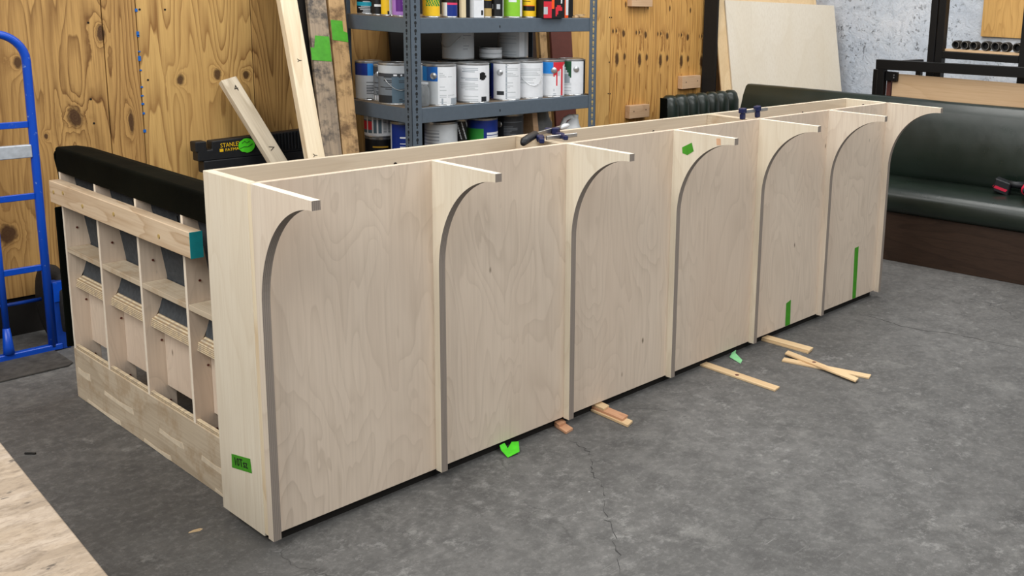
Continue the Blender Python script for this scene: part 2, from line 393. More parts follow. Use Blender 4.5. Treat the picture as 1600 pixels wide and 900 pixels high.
for k, (a, b, z0, m) in enumerate(((-3.2, -.64, .175, 'wall_ply'), (-.636, .577, .175, 'wall_ply'), (.581, .726, .175, 'wall_ply'), (.730, 1.279, .16, 'wall_ply2'),
                                   (1.283, 2.50, .16, 'wall_ply'), (2.504, 3.70, .06, 'wall_ply4'), (3.704, 3.908, .06, 'wall_ply4'), (3.912, 6.148, .06, 'wall_ply3'))):
    MB().box(a, b, 2.4, 2.414, z0, 3.4).build('plywood_sheet', M[m], wb, bevel=.0015)
for z, h in ((1.42, .014), (1.31, .02), (1.305, .008), (1.195, .022), (1.148, .007), (1.07, .007), (.99, .009), (.945, .01), (.86, .014), (1.235, .006), (1.03, .006)):
    MB().box(random.uniform(.722, .728), .7345, 2.397, 2.4, z, z+h).build('tape_fleck', M['c_blue'], wb)
# screw heads in the plywood sheets
for x, z in ((.745, 1.43), (.86, 1.43), (.76, 1.105), (.52, 1.37), (.505, 1.03), (.51, .92), (3.895, 1.40), (3.915, 1.40), (3.90, 1.09), (3.895, .87), (3.915, .868)):
    MB().lathe([(.0, .0), (.005, .0), (.005, .002)], 8, (x, 2.3985, z), 'Y').build('screw_head', M['dark'], wb)
struct(MB().box(6.15, 6.3, -7, 2.52, 0, 3.4).build('wall_right', M['concrete']))

# ------------------------------------------------------------------ the bar front under construction
bar = thing('bar_counter', 'long unfinished birch plywood bar front with seven curved brackets', 'bar counter', (1.75, .13, 0))
BX = [0, .5808, 1.1546, 1.7364, 2.3197, 2.8964, 3.477]; BT = .0239; H = 1.052; Z0 = .03
for i in range(6):
    a = .003 if i == 0 else BX[i]+BT/2; b = BX[i+1]+BT/2
    MB().box(a, b-.0004, 0, .019, Z0+.004, H).build('front_panel', [M['birch']], bar, bevel=.0008)
for i, x in enumerate(BX):
    poly = [(0.0, Z0), (0.0, H), (-.298, H), (-.298, 1.027)]; n0 = 4
    pts = [(-.299+.27*math.cos(t), .716+.311*math.sin(t)) for t in (math.pi/2*(1-k/22) for k in range(23))]
    poly += pts+[(-.0285, Z0)]
    side = [1]*len(poly); side[0] = 0; side[1] = 2  # top edge takes the pale edge material, painting in the light on it
    MB().prism(poly, 'X', x, x+BT, 0, side).build('bracket', [M['birch_pink' if i in (0, 5, 6) else 'birch_light'], M['edge_x'], M['edge_lt']], bar, bevel=.0008)
MB().box(0, .026, .022, .2655, Z0-.003, H).build('end_panel', [M['birch_light']], bar, bevel=.0015)
MB().box(.001, .022, -.0005, .0215, Z0+.006, H-.001).build('corner_stile', M['pine'], bar, bevel=.001)
MB().box(3.477, 3.501, .0195, .2655, Z0, H).build('end_panel', M['birch_light'], bar, bevel=.0012)
MB().box(.0265, 3.4765, .2465, .2655, Z0, H).build('back_panel', [M['birch_x']], bar, bevel=.0008)
for x in (1.138, 1.159, 2.266, 2.287):
    MB().box(x, x+.020, .0195, .246, Z0, H).build('divider', M['birch_y'], bar, bevel=.0008)
MB().box(.0265, 3.4765, .022, .22, 0.0005, .05).build('gap_shade', M['dark'], bar)  # dark strip standing in for the shade in the gap under the bar
for x, y, z in ((1.1375, .10, 1.0), (2.2655, .13, 1.016), (3.4765, .14, 1.025)):
    MB().lathe([(.0, 0), (.007, 0), (.007, -.004)], 8, (x, y, z), 'X').build('screw_head', M['dark'], bar)
for x in (.62, 1.9, 3.05):
    MB().lathe([(.0, 0), (.006, 0), (.006, -.003)], 8, (x, .2465, 1.005), 'Y').build('screw_head', M['dark'], bar)
# green tape stuck on the bar
t = MB().add([(-.0008, .192, .224), (-.0008, .082, .245), (-.0008, .076, .203), (-.0008, .193, .181)], [(0, 1, 2, 3)]).build('tape_label', M['tape'], bar, label='green tape with handwriting on the end panel', thick=.0006)
text('10Tsz', .034, (-.0016, .138, .213), (0, -1, .19), (0, .19, 1), M['ink'], t, 'handwriting')
MB().add([(BX[3]-.0008, -.047, .989), (BX[3]-.0008, -.094, 1.013), (BX[3]-.0008, -.105, .981), (BX[3]-.0008, -.075, .962), (BX[3]-.0008, -.050, .966)], [(0, 1, 2, 3, 4)]).build('tape_patch', M['tape'], bar, label='green tape patch on the fourth bracket', thick=.0006)
MB().prism([(-.215, 1.018), (-.235, 1.020), (-.232, 1.045), (-.212, 1.043)], 'X', BX[3]-.0007, BX[3]-.0001, 0, 0).build('wood_filler_spot', M['filler_o'], bar)
MB().add([(2.616, -.0008, .150), (2.655, -.0008, .160), (2.659, -.0008, .036), (2.618, -.0008, .036)], [(0, 1, 2, 3)]).build('tape_strip', M['tape'], bar, label='short green tape strip at the panel foot', thick=.0006)
MB().add([(3.238, -.0008, .312), (3.277, -.0008, .315), (3.283, -.0008, .036), (3.248, -.0008, .036)], [(0, 1, 2, 3)]).build('tape_strip', M['tape'], bar, label='long green tape strip on the last panel', thick=.0006)

# ------------------------------------------------------------------ clamps on the bar
def clamp(label, loc, bar, jaws, handle=None, tip=None):
    t = thing('bar_clamp', label, 'clamp', loc, 'clamps on top of the bar')
    MB().beam(bar[0], bar[1], .006, .014).build('clamp_bar', M['steel'], t, bevel=.001)
    for a, b, w, h in jaws:
        a, b = Vector(a), Vector(b); c = a.lerp(b, .45)
        MB().beam(a, c, w, h).build('jaw', M['navy'], t, bevel=.003)
        MB().beam(c, b, w*.7, h*.8).build('jaw_arm', M['navy'], t, bevel=.003)
    if handle: MB().tube(handle, [.009, .014, .015, .015, .010], 10).build('handle', M['blackplastic'], t, smooth=True)
    if tip: MB().tube(tip, [.007, .010, .007], 8).build('end_cap', M['c_white'], t, smooth=True)
clamp('blue and black bar clamp nearest the can shelf, lying on the rear edge', (1.15, .16, 1.052), ((1.13, .145, 1.0675), (1.34, .215, 1.0725)), [((1.275, .165, 1.067), (1.255, .215, 1.067), .028, .026)],
      [(1.150, .15, 1.070), (1.12, .125, 1.072), (1.06, .085, 1.072), (1.0, .045, 1.070), (.978, .028, 1.066)], [(1.325, .211, 1.071), (1.36, .222, 1.073), (1.385, .230, 1.074)])
clamp('navy bar clamp gripping the divider beside the black handled clamp', (1.13, .08, 1.052), ((1.125, .072, 1.066), (1.27, .066, 1.066)), [((1.118, .098, 1.066), (1.062, .026, 1.066), .026, .022), ((1.216, .105, 1.066), (1.18, .028, 1.066), .024, .020)])
clamp('small navy bar clamp across the divider by the fifth bracket', (2.25, .035, 1.052), ((2.225, .036, 1.083), (2.435, .040, 1.085)), [((2.237, .033, 1.102), (2.240, .033, 1.0535), .026, .030), ((2.350, .036, 1.104), (2.356, .036, 1.0535), .024, .030)])

# ------------------------------------------------------------------ upholstered bench seen from its open back
bn = thing('open_back_bench', 'unfinished plywood bench with open ribbed back and black vinyl top rail', 'bench', (.2, .9, 0))
xb = .05
RY = [1.509, 1.195, .870, .540, .325]
for y in RY:
    poly = [(xb, .06), (xb, .90), (.088, .90), (.135, .60), (.105, .50), (.085, .46), (.12, .40), (.138, .20), (.138, .06)]
    MB().prism(poly, 'Y', y-.015, y, 0, [1]+[0]*8).build('rib', [M['birch'], M['edge_lt']], bn, bevel=.0006)
MB().box(xb-.001, xb+.017, .30, 1.512, .0, .198).build('base_board', [M['birch_y']], bn, bevel=.002)
for y0, y1, z0, z1 in ((1.0, 1.25, .082, .10), (.62, .80, .078, .096), (.31, .50, .08, .10), (1.37, 1.49, .10, .125), (.72, .93, .004, .018), (1.12, 1.42, .004, .018), (.32, .42, .004, .016)):
    MB().prism([(y0, z0), (y0+.03, z0-.003), (y1, z0+.002), (y1-.004, z1), ((y0+y1)/2, z1-.005), (y0+.006, z1+.002)], 'X', xb-.0018, xb-.001, 0, 0).build('filler_patch', M['filler'], bn)
SP = [(1.195, 1.494), (.870, 1.180), (.540, .855), (.325, .525)]
for y0, y1 in SP:
    MB().box(xb+.001, .128, y0+.001, y1-.001, .572, .590).build('cleat', [M['birch_y']], bn, bevel=.001)
    MB().box(xb+.002, .064, y0+.001, y1-.001, .185, .211).build('sill', M['edge_z'], bn, bevel=.001)
    m = MB(); m.hexa([(.068, y0+.001, .436), (.105, y0+.001, .452), (.105, y1-.001, .452), (.068, y1-.001, .436)], [(.073, y0+.001, .462), (.105, y0+.001, .480), (.105, y1-.001, .480), (.073, y1-.001, .462)])
    m.build('ledge', M['edge_z'], bn, bevel=.001)
    MB().box(.110, .122, y0+.001, y1-.001, .215, .45).build('apron', M['birch'], bn, bevel=.0008)
    m = MB().sheet([[(x, y0, z) for x, z in ((.0900, .90), (.1330, .604), (.1345, .585), (.108, .51), (.098, .475))], [(x, y1, z) for x, z in ((.0900, .90), (.1330, .604), (.1345, .585), (.108, .51), (.098, .475))]])
    m.build('back_cloth', M['webbing'], bn, thick=.003)
    ym = (y0+y1)/2-.03
    MB().hexa([(.1265, ym-.004, .60), (.128, ym-.004, .60), (.128, ym, .60), (.1265, ym, .60)], [(.0945, ym-.004, .84), (.096, ym-.004, .84), (.096, ym, .84), (.0945, ym, .84)]).build('seam', M['dark'], bn)
    MB().hexa([(.127, y0+.002, .592), (.129, y0+.002, .592), (.129, y0+.055, .592), (.127, y0+.055, .592)], [(.120, y0+.002, .645), (.122, y0+.002, .645), (.122, y0+.03, .64), (.120, y0+.05, .64)]).build('torn_board', M['dust'], bn)
    pts = [(.30, y0+.06+.16*math.sin(t), .10+.16*(1-math.cos(t))) for t in (k*math.pi/2/8 for k in range(9))]
    MB().tube(pts, .007, 6).build('curved_brace', M['c_cream'], bn, smooth=True)
    for sx, sz in ((.09, .66), (.10, .50-.12), (.115, .16)):
        MB().lathe([(.0, 0), (.004, 0), (.004, -.002)], 8, (sx, y1-.0005, sz), 'Y').build('screw_head', M['c_rust'], bn)
# vinyl top rail, cushion and seat on the far side
poly = [(xb-.003, .872), (xb-.003, .955), (xb+.003, .963), (.12, .962), (.17, .95), (.205, .91), (.23, .80), (.24, .60), (.145, .60), (.098, .872)]
MB().prism(poly, 'Y', .305, 1.516, 0, 0).build('top_rail', M['vinyl_black'], bn, bevel=.003)
rows = []
for k in range(7):
    y = 1.519+.012*math.sin(k*1.7); z = .955-.035*k
    rows.append([(xb-.008+.012*k/6, y, z), (xb+.02, y+.016*math.sin(k*2.3), z-.008), (xb+.06, y+.005, z+.004), (.15, 1.521, z)])
MB().sheet(rows).build('loose_vinyl', M['vinyl_black'], bn, thick=.003, subsurf=1)
MB().box(.03, .15, 1.5165, 1.524, .20, .74).build('side_cover', M['vinyl_black'], bn, bevel=.003)
MB().box(.15, .62, .31, 1.51, .30, .46).build('seat_cushion', M['vinyl'], bn, bevel=.03)
MB().box(.56, .60, .31, 1.51, 0, .30).build('seat_front', M['darkwood'], bn, bevel=.002)
br = MB().box(xb-.041, xb-.003, .395, 1.49, .768, .848).build('brace_board', [M['pine_y']], bn, bevel=.002, label='pine board screwed across the ribs')
MB().box(xb-.041, xb-.003, .3935, .3955, .768, .848).build('painted_end', M['teal'], br, label='teal painted board end')
for y, z in ((1.45, .81), (1.36, .82), (1.19, .80), (.93, .815), (.60, .80)):
    MB().lathe([(.0, 0), (.007, 0), (.007, -.002)], 8, (xb-.0412, y, z), 'X').build('screw_head', M['c_tan'], br)

# ------------------------------------------------------------------ blue hand truck
ht = thing('hand_truck', 'blue tubular hand truck with a silver crosspiece against plywood wall', 'hand truck', (0, 2.1, 0))
def arc(cx, cz, r, a0, a1, y, n=8): return [(cx+r*math.cos(a0+(a1-a0)*k/n), y, cz+r*math.sin(a0+(a1-a0)*k/n)) for k in range(n+1)]
ztop = 1.34; rr = .11
pts = [(.165, 2.1, .02), (.165, 2.1, .6), (.166, 2.1, ztop-rr)]+arc(.056, ztop-rr, rr, 0, math.pi/2, 2.1)[1:]
pts += arc(-.056, ztop-rr, rr, math.pi/2, math.pi, 2.1)+[(-.165, 2.1, .6), (-.165, 2.1, .02)]
MB().tube(pts, .0165, 12).build('frame_loop', M['blue'], ht, smooth=True)
m = MB().tube([(0, 2.1, .67), (0, 2.1, .14)], .0125, 8); m.tube([(0, 2.1, .14), (0, 2.098, .06), (0, 2.095, .03)], [.014, .02, .022], 8); m.build('center_post', M['blue'], ht, smooth=True)
for z, h in ((.975, .026), (.678, .026), (.372, .026)):
    MB().box(-.15, .15, 2.093, 2.107, z-h/2, z+h/2).build('crossbar', M['blue'], ht, bevel=.002)
MB().box(-.152, .152, 2.085, 2.112, .84, .893).build('crossbar', M['alu'], ht, bevel=.003, label='scuffed silver crosspiece')
MB().tube([(-.15, 2.14, .225), (.15, 2.14, .225)], .008, 8).build('axle', M['blue2'], ht, smooth=True)
MB().box(-.185, .20, 2.085, 2.115, .004, .03).build('base_bar', M['blue'], ht, bevel=.003)
MB().prism([(-.17, 1.86), (.14, 1.86), (.165, 1.885), (.165, 2.10), (-.17, 2.10)], 'Z', .002, .007, 0, 0).build('toe_plate', M['toe'], ht, label='dark worn steel toe plate')
for s in (1, -1):
    MB().box(*sorted((s*.18, s*.235)), 2.09, 2.14, .0, .30).build('wheel_bracket', M['blue2'], ht, bevel=.004)
    MB().box(*sorted((s*.182, s*.225)), 2.086, 2.0885, .215, .30).build('bracket_plate', M['blue'], ht)
    MB().lathe([(.03, -.02), (.14, -.024), (.165, -.02), (.172, 0), (.165, .02), (.14, .024), (.03, .02)], 28, (s*.225, 2.225, .173), 'X').build('wheel', M['rubber'], ht, smooth=True)

# ------------------------------------------------------------------ black sawhorse behind the bar
sh = thing('sawhorse', 'black plastic folding sawhorse with yellow lettering behind the bar', 'sawhorse', (1.25, 2.28, 0))
m = MB(); m.prism([(.905, .72), (.905, .765), (.895, .765), (.895, .815), (.95, .815), (.95, .772), (.975, .772), (.975, .812), (1.62, .835), (1.62, .72)], 'Y', 2.25, 2.31, 0, 0)
m.build('top_beam', M['blackplastic'], sh, bevel=.004)
MB().box(.93, 1.62, 2.247, 2.313, .66, .72).build('lower_rail', M['blackplastic'], sh, bevel=.004)
for k in range(20):
    x = 1.24+k*.018; MB().box(x, x+.008, 2.243, 2.25, .735, .822).build('rib', M['blackplastic'], sh, bevel=.001)
for x0 in (1.0, 1.56):
    for s in (-1, 1):
        MB().beam((x0, 2.28+s*.02, .68), (x0-.03 if x0 < 1.2 else x0+.03, 2.28+s*.095, 0.001), .06, .03, (0, 1, 0)).build('leg', M['blackplastic'], sh, bevel=.003)
text('STANLEY', .030, (1.067, 2.2488, .788), (1, 0, .03), (-.03, 0, 1), M['yellowprint'], sh, 'lettering', sx=.86)
MB().box(1.01, 1.028, 2.248, 2.25, .757, .772).build('print_mark', M['yellowprint'], sh)
text('FATMAX', .020, (1.080, 2.2488, .765), (1, 0, .03), (-.03, 0, 1), M['yellowprint'], sh, 'lettering', sx=1.1)
disc = [(1.145+.042*math.cos(2*math.pi*k/20), .777+.036*math.sin(2*math.pi*k/20)*(1 if k % 7 else .9)) for k in range(20)]
tk = MB().prism(disc, 'Y', 2.244, 2.2462, 0, 0).build('round_tape', M['c_green'] if 0 else M['tape_vivid'], sh, label='round green tape with scribble')
MB().tube([(1.11, 2.2435, .765), (1.13, 2.2435, .772), (1.15, 2.2435, .770), (1.175, 2.2435, .783)], .0015, 5).build('scribble', M['ink'], tk)
MB().tube([(1.12, 2.2435, .79), (1.135, 2.2435, .80), (1.145, 2.2435, .79), (1.16, 2.2435, .797)], .0015, 5).build('scribble', M['ink'], tk)

# ------------------------------------------------------------------ leaning lumber
def leaner(name, label, cat, a, b, w, t, mat, group='lumber leaning by the can shelf', edge=None):
    """board from foot a to top b; w across (mostly X), t thickness (mostly Y)"""
    a, b = Vector(a), Vector(b); d = (b-a).normalized(); sd = (Vector((1, 0, 0))-d*d.x).normalized(); n = d.cross(sd)
    r = thing(name, label, cat, a, group)
    c = [(-1, -1), (1, -1), (1, 1), (-1, 1)]
    # local frame mesh so the grain runs along the board
    L = (b-a).length; m = MB().box(-w/2, w/2, -t/2, t/2, 0, L)
    me_o = m.build('board', mat, None, bevel=.002); me_o.parent = r
    rot = Matrix((sd, -n, d)).transposed() if sd.cross(-n).dot(d) > 0 else Matrix((sd, n, d)).transposed()
    me_o.matrix_local = rot.to_4x4(); me_o['lx'] = 0
    del me_o['lx']
    def face(x, s, off=.001):  # world point on the camera-side face, x across, s up the board
        q = rot @ Vector((x, 0, s)); nn = rot @ Vector((0, 1, 0))
        if nn.y > 0: nn = -nn
        return a+q+nn*(t/2+off)
    return r, face, sd, d
# short pine offcut (4)
ra, rb = Vector((1.128, 2.15, .75)), Vector((1.165-.045, 2.335, 1.085))
fd = (ra-rb).normalized()
A0 = Vector((1.222, 2.14, .735)); A1 = Vector((1.168, 2.352, 1.095))
def line_to_floor(p, q, z=.0): k = (p.z-z)/(q.z-p.z); return p-(q-p)*k
foot = line_to_floor(Vector((1.208, 2.12, .735)), Vector((1.173, 2.345, 1.093)), .012)
sb, fc, sd, d = leaner('pine_offcut', 'short pine board with pencil marks, leaning in front of the sawhorse', 'board', line_to_floor(Vector((1.216, 2.12, .735)), Vector((1.112, 2.34, 1.095)), .025), (1.112, 2.34, 1.095), .085, .034, M['pine_grey'])
Lb = (Vector((1.112, 2.34, 1.095))-line_to_floor(Vector((1.216, 2.12, .735)), Vector((1.112, 2.34, 1.095)), .025)).length
text('4', .045, fc(.006, Lb-.06), sd, d, M['pencil'], sb, 'pencil_mark')
text('V', .04, fc(.006, Lb-.40), (d.x, d.y, d.z), -sd, M['pencil'], sb, 'pencil_mark')
t1, fc, sd, d = leaner('pine_stud', 'tall pale pine stud leaning between offcut and dark board', 'board', line_to_floor(Vector((1.247, 1.80, .757)), Vector((1.305, 2.10, 1.49)), .02), (1.3617, 2.36, 2.125), .088, .040, M['pine'])
text('Y', .03, fc(.0, 1.28), (d.x, d.y, d.z), -sd, M['pencil'], t1, 'pencil_mark')
text('Y', .03, fc(-.005, .81), (d.x, d.y, d.z), -sd, M['pencil'], t1, 'pencil_mark')
t2, fc, sd, d = leaner('smeared_board', 'grey smeared old board with green tape, beside the pale stud', 'board', line_to_floor(Vector((1.338, 1.80, .76)), Vector((1.463, 2.10, 1.492)), .02), (1.568, 2.352, 2.107), .10, .026, M['oldgrey'])
s1 = 1.37
MB().add([fc(-.06, s1-.085, .0015), fc(.046, s1-.08, .0015), fc(.045, s1+.05, .0015), fc(-.03, s1+.045, .0015), fc(-.04, s1-.02, .0015), fc(-.06, s1-.02, .0015)], [(0, 1, 2, 3, 4, 5)]).build('tape_patch', M['tape'], t2, thick=.0006)
t3, fc, sd, d = leaner('spotted_board', 'spotted brown old board with green tape, nearest the shelf post', 'board', line_to_floor(Vector((1.440, 1.80, .76)), Vector((1.572, 2.10, 1.494)), .02), (1.683, 2.352, 2.11), .088, .026, M['old'])
MB().add([fc(-.044, s1+.02, .0015), fc(.042, s1+.02, .0015), fc(.042, s1+.07, .0015), fc(.02, s1+.075, .0015), fc(.02, s1+.13, .0015), fc(-.044, s1+.125, .0015)], [(0, 1, 2, 3, 4, 5)]).build('tape_patch', M['tape'], t3, thick=.0006)
leaner('dark_board', 'nearly black board behind the pale stud and smeared board', 'board', line_to_floor(Vector((1.305, 1.86, .76)), Vector((1.395, 2.15, 1.492)), .02), (1.451, 2.345, 1.97), .12, .02, M['dark'])

# ------------------------------------------------------------------ steel shelving
su = thing('steel_shelving', 'grey steel shelving unit with slotted posts holding paint cans', 'shelving unit', (2.3, 1.9, 0))
SX0, SX1, SY0, SY1 = 1.662, 2.946, 1.6, 2.2
for xs, ys, dx, dy in ((SX0, SY0, 1, 1), (SX1, SY0, -1, 1), (SX0, SY1, 1, -1), (SX1, SY1, -1, -1)):
    m = MB(); w = .058; th = .003
    m.box(*sorted((xs, xs+dx*w)), *sorted((ys, ys+dy*th)), 0, 1.95); m.box(*sorted((xs, xs+dx*th)), *sorted((ys, ys+dy*w)), 0, 1.95)
    p = m.build('post', M['shelfgrey'], su, bevel=.0006)
    m = MB(); z = .06
    while z < 1.93:
        if ys == SY0:
            for q, (cz, r) in enumerate(((z+.010, .0075), (z-.005, .0042))):
                m.prism([(xs+dx*.029+r*math.cos(t), cz+(r*1.25)*math.sin(t)) for t in (k*math.pi/4 for k in range(8))], 'Y', ys-.0007, ys+.001, 0, 0)
                if xs == SX0: m.prism([(ys+dy*.031+r*math.cos(t), cz+(r*1.25)*math.sin(t)) for t in (k*math.pi/4 for k in range(8))], 'X', xs-.0007, xs+.001, 0, 0)
        z += .038
    if m.f:
        o = m.build('slots', M['slot'] if xs == SX0 else M['c_tan'], p); o['kind'] = 'stuff'
for zt in (1.424, .985, .69):
    MB().box(SX0+.058, SX1-.053, SY0+.0035, SY0+.030, zt-.075, zt-.0005).build('front_beam', M['shelfgrey'], su, bevel=.002)
    MB().box(SX0+.058, SX1-.058, SY1-.03, SY1-.0035, zt-.075, zt-.0005).build('rear_beam', M['shelfgrey'], su, bevel=.002)
    MB().box(SX0+.0035, SX0+.026, SY0+.058, SY1-.058, zt-.075, zt-.0005).build('end_beam', M['shelfgrey'], su, bevel=.002)
    MB().box(SX1-.026, SX1-.0035, SY0+.058, SY1-.058, zt-.075, zt-.0005).build('end_beam', M['shelfgrey'], su, bevel=.002)
    MB().box(SX0+.004, SX1-.004, SY0+.031, SY1-.031, zt-.012, zt).build('deck', M['board_brown'], su)
    if zt > .9:
        MB().box(2.22, 2.226, SY0+.0025, SY0+.004, zt-.05, zt-.038).build('slot', M['slot'], su)

# ------------------------------------------------------------------ cans
CAM = Vector((-1.2876, -2.5062, 0))
def grid_wrap(c, r, z0, z1, fn, nu=60, nv=40):
    face = math.atan2(CAM.y-c[1], CAM.x-c[0]); keys = []; m = MB(); vs = []
    for j in range(nv+1):
        for i in range(nu):
            a = face+2*math.pi*i/nu-math.pi; vs.append((c[0]+r*math.cos(a), c[1]+r*math.sin(a), z0+(z1-z0)*j/nv))
    fs = []; mi = []
    for j in range(nv):
        for i in range(nu):
            th = -math.pi+2*math.pi*(i+.5)/nu; u = math.sin(th) if abs(th) < math.pi/2 else None
            k = fn(u if u is not None else 2, (j+.5)/nv)
            if k not in keys: keys.append(k)
            fs.append((j*nu+i, j*nu+(i+1) % nu, (j+1)*nu+(i+1) % nu, (j+1)*nu+i)); mi.append(keys.index(k))
    m.add(vs, fs, mi); return m, [M['c_'+k] for k in keys]
def can(label, c, r, h, fn, group, lid='tin', ears=False, bail=False, name='paint_can', hi=True):
    t = thing(name, label, 'can', c, group); x, y, z = c
    MB().lathe([(r-.003, z+.0005), (r, z+.0005), (r+.001, z+.003), (r-.001, z+.006), (r-.001, z+h-.008), (r+.002, z+h-.005), (r+.002, z+h), (r-.004, z+h)], 28, (x, y, 0)).build('body', M['tin'], t, smooth=False)
    MB().lathe([(r-.006, z+h-.003), (r-.006, z+h+.002), (r-.012, z+h+.002), (r-.014, z+h-.002)], 28, (x, y, 0)).build('lid', M[lid], t)
    m, ms = grid_wrap((x, y), r+.0006, z+.008, z+h-.010, fn, nu=60 if hi else 36, nv=44 if hi else 12); m.build('printed_label', ms, t, smooth=True)
    face = math.atan2(CAM.y-y, CAM.x-x)
    if ears:
        for s in ([-1, 1] if ears is True else [ears]):
            a = face+s*.55 if ears is True else face+math.asin(ears) if ears not in (1, -1) else face
            n = Vector((math.cos(a), math.sin(a), 0)); p = Vector((x, y, z+h*.73))+n*(r+.001)
            MB().tube([p, p+n*.004, p+n*.006], [.018, .016, .007], 14).build('handle_ear', M['tin'], t, smooth=False)
    if bail:
        pts = []
        for k in range(13):
            th = -.95+1.9*k/12; a = face+bail+th
            drop = .075*math.cos(th*1.45)
            pts.append((x+(r+.006)*math.cos(a), y+(r+.006)*math.sin(a), z+h*.72-drop))
        MB().tube(pts, .0016, 6).build('bail_handle', M['tin'], t, smooth=True)
    return t
rs = random.Random(3)
def lines(seed, dens=.55):
    r = random.Random(seed); tab = {}
    def f(u, v, n=44):
        k = int(v*n)
        if k % 2: return False
        if k not in tab: tab[k] = (r.random() < dens, r.uniform(-.9, -.5), r.uniform(.1, .9))
        on, a, b = tab[k]; return on and a < u < b
    return f
la = [lines(k) for k in range(20)]
mid = 'paint cans on the middle shelf'; dz = .985; HH = .205
def f_b(u, v):
    if u == 2: return 'white'
    if u < -.15: return ('blue' if v > .62 else 'lgrey') if u > -.75 or v <= .62 else 'sky'
    if v < .15 and (.15 < u < .25 or u > .7): return 'silver'
    return 'lgrey' if la[0](u, v) and u > .05 and abs(u-.42) > .06 else 'white'
can('white can with blue corner and shiny ear right of shelf post', (1.905, 1.70, dz), .083, HH, f_b, mid, ears=-.35)
def f_c(u, v):
    if u == 2: return 'white'
    if (u-.58)**2*1.2+((v-.70)*1.9)**2 < .05: return 'black'
    if u > .4 and v < .14 and .5 < u < .8: return 'txtd'
    if la[1](u, v) and u < .35: return 'lgrey' if v < .6 else 'silver'
    return 'white'
can('white can with black dot on its label, second on middle shelf', (2.122, 1.70, dz), .083, HH, f_c, mid)
def f_d(u, v):
    if u == 2: return 'white'
    if u < -.78: return 'navyc'
    if -.6 < u < -.15 and .12 < v < .22: return 'txtd'
    if u > .05 and la[2](u, v): return 'lgrey'
    return 'silver' if abs(u-.02) < .05 else 'white'
can('white can with ear and small black symbol, middle of front row', (2.345, 1.70, dz), .079, HH, f_d, mid, ears=-.38)
can('white can with hanging wire handle, centre right of front row', (2.511, 1.70, dz), .079, HH, lambda u, v: 'white' if u == 2 or v < .38 or not la[3](u, v) else 'lgrey', mid, bail=.35)
def f_f(u, v):
    if u == 2: return 'white'
    if v > .66 and u < .25: return 'sky'
    if u > .25 and v > .92-(.95-u)*.5: return 'redc'
    if abs(u-.42) < .05 and v > .3: return 'redc'
    if u > .7: return 'redc' if abs(u-.8) < .05 else 'white'
    return 'lgrey' if v > .6 else ('silver' if la[4](u, v) and u > .2 and v < .45 else 'white')
can('white can with blue and red paint drips on its label', (2.677, 1.70, dz), .079, HH, f_f, mid, ears=.25)
def f_g(u, v):
    if u == 2: return 'white'
    if u < 0 and v > .55+(-.15-u)*.9 and v > .5: return 'dkgreen'
    if u > .86: return 'txtd'
    if u < -.1 and .35 < v < .62: return 'silver'
    return 'lgrey' if la[5](u, v) and u < -.05 else 'white'
can('white can with green corner, last beside the right post', (2.843, 1.70, dz), .079, HH, f_g, mid, ears=.35, lid='tin')
def f_gr(u, v):
    if u == 2: return 'silver'
    if v > .80: return 'lgrey' if u < .6 else 'silver'
    if v > .70: return 'white' if u > -.1 and abs((u*7) % 1-.5) < .22 and .72 < v < .78 else 'dgrey'
    if u < -.2: return 'txtd' if v < .2 or la[6](u, v) else 'grey'
    return 'dgrey' if la[6](u, v) and u > .2 else 'bluegrey'
can('steel blue can with white hazard marks left of shelf post', (1.752, 1.862, dz), .083, HH, f_gr, mid, bail=.3)
can('narrow charcoal can between the navy can and steel blue can', (1.752, 1.986, dz), .038, .19, lambda u, v: 'dgrey' if v > .78 else ('white' if v < .14 and u < 1 and (u*5) % 1 < .5 else ('txtd' if la[7](u if u < 2 else 0, v) else 'grey')), mid, ears=-.3)
def f_nv(u, v):
    if u == 2: return 'white'
    if v > .66: return 'sky' if u > -.1 else 'navyc'
    return 'dgrey' if la[8](u, v) and u > -.2 else 'lgrey'
can('navy topped can at the left rear of middle shelf', (1.755, 2.098, dz), .069, .20, f_nv, mid)
back = 'second row of cans on the middle shelf'
for k, (x, lid, lab, fn) in enumerate(((1.94, 'tin', 'can hidden behind the blue cornered can', lambda u, v: 'lgrey'), (2.14, 'tin_dark', 'can hidden behind the black dot can', lambda u, v: 'orange' if v < .5 and u > .2 else 'lgrey'),
                                      (2.318, 'tin_dark', 'dark blue can behind the gap in front row', lambda u, v: 'navyc' if v < .8 else 'dkgreen'), (2.492, 'tin', 'can hidden behind the wire handle can', lambda u, v: 'white'), (2.66, 'tin', 'can hidden behind the paint drip can', lambda u, v: 'white'))):
    can(lab, (x, 1.885, dz), .083, HH-.005, fn, back, lid=lid, hi=False)
top2 = 'cans stacked on the second row'
can('grey can with barcode stacked behind, left one', (2.195, 1.915, 1.193), .085, .195, lambda u, v: 'txtd' if u < -.2 and u > -.5 and .2 < v < .36 and (u*9) % 1 < .55 else ('txt' if u < 2 and u > .3 and la[9](u, v) else 'lgrey'), top2, bail=-.8)
can('low white tin stacked between the two grey cans', (2.388, 1.875, 1.193), .062, .062, lambda u, v: 'lgrey' if .4 < v < .6 else 'white', top2, lid='tin_dark', name='flat_tin')
can('grey streaked can stacked behind, right one', (2.578, 1.905, 1.193), .085, .195, lambda u, v: 'silver' if u < 2 and la[10](u, v) and u < .2 else ('white' if u < 2 and .45 < u < .75 else 'lgrey'), top2)
j = thing('plastic_jar', 'clear plastic jar standing beside the shelf post', 'jar', (1.775, 1.675, dz))
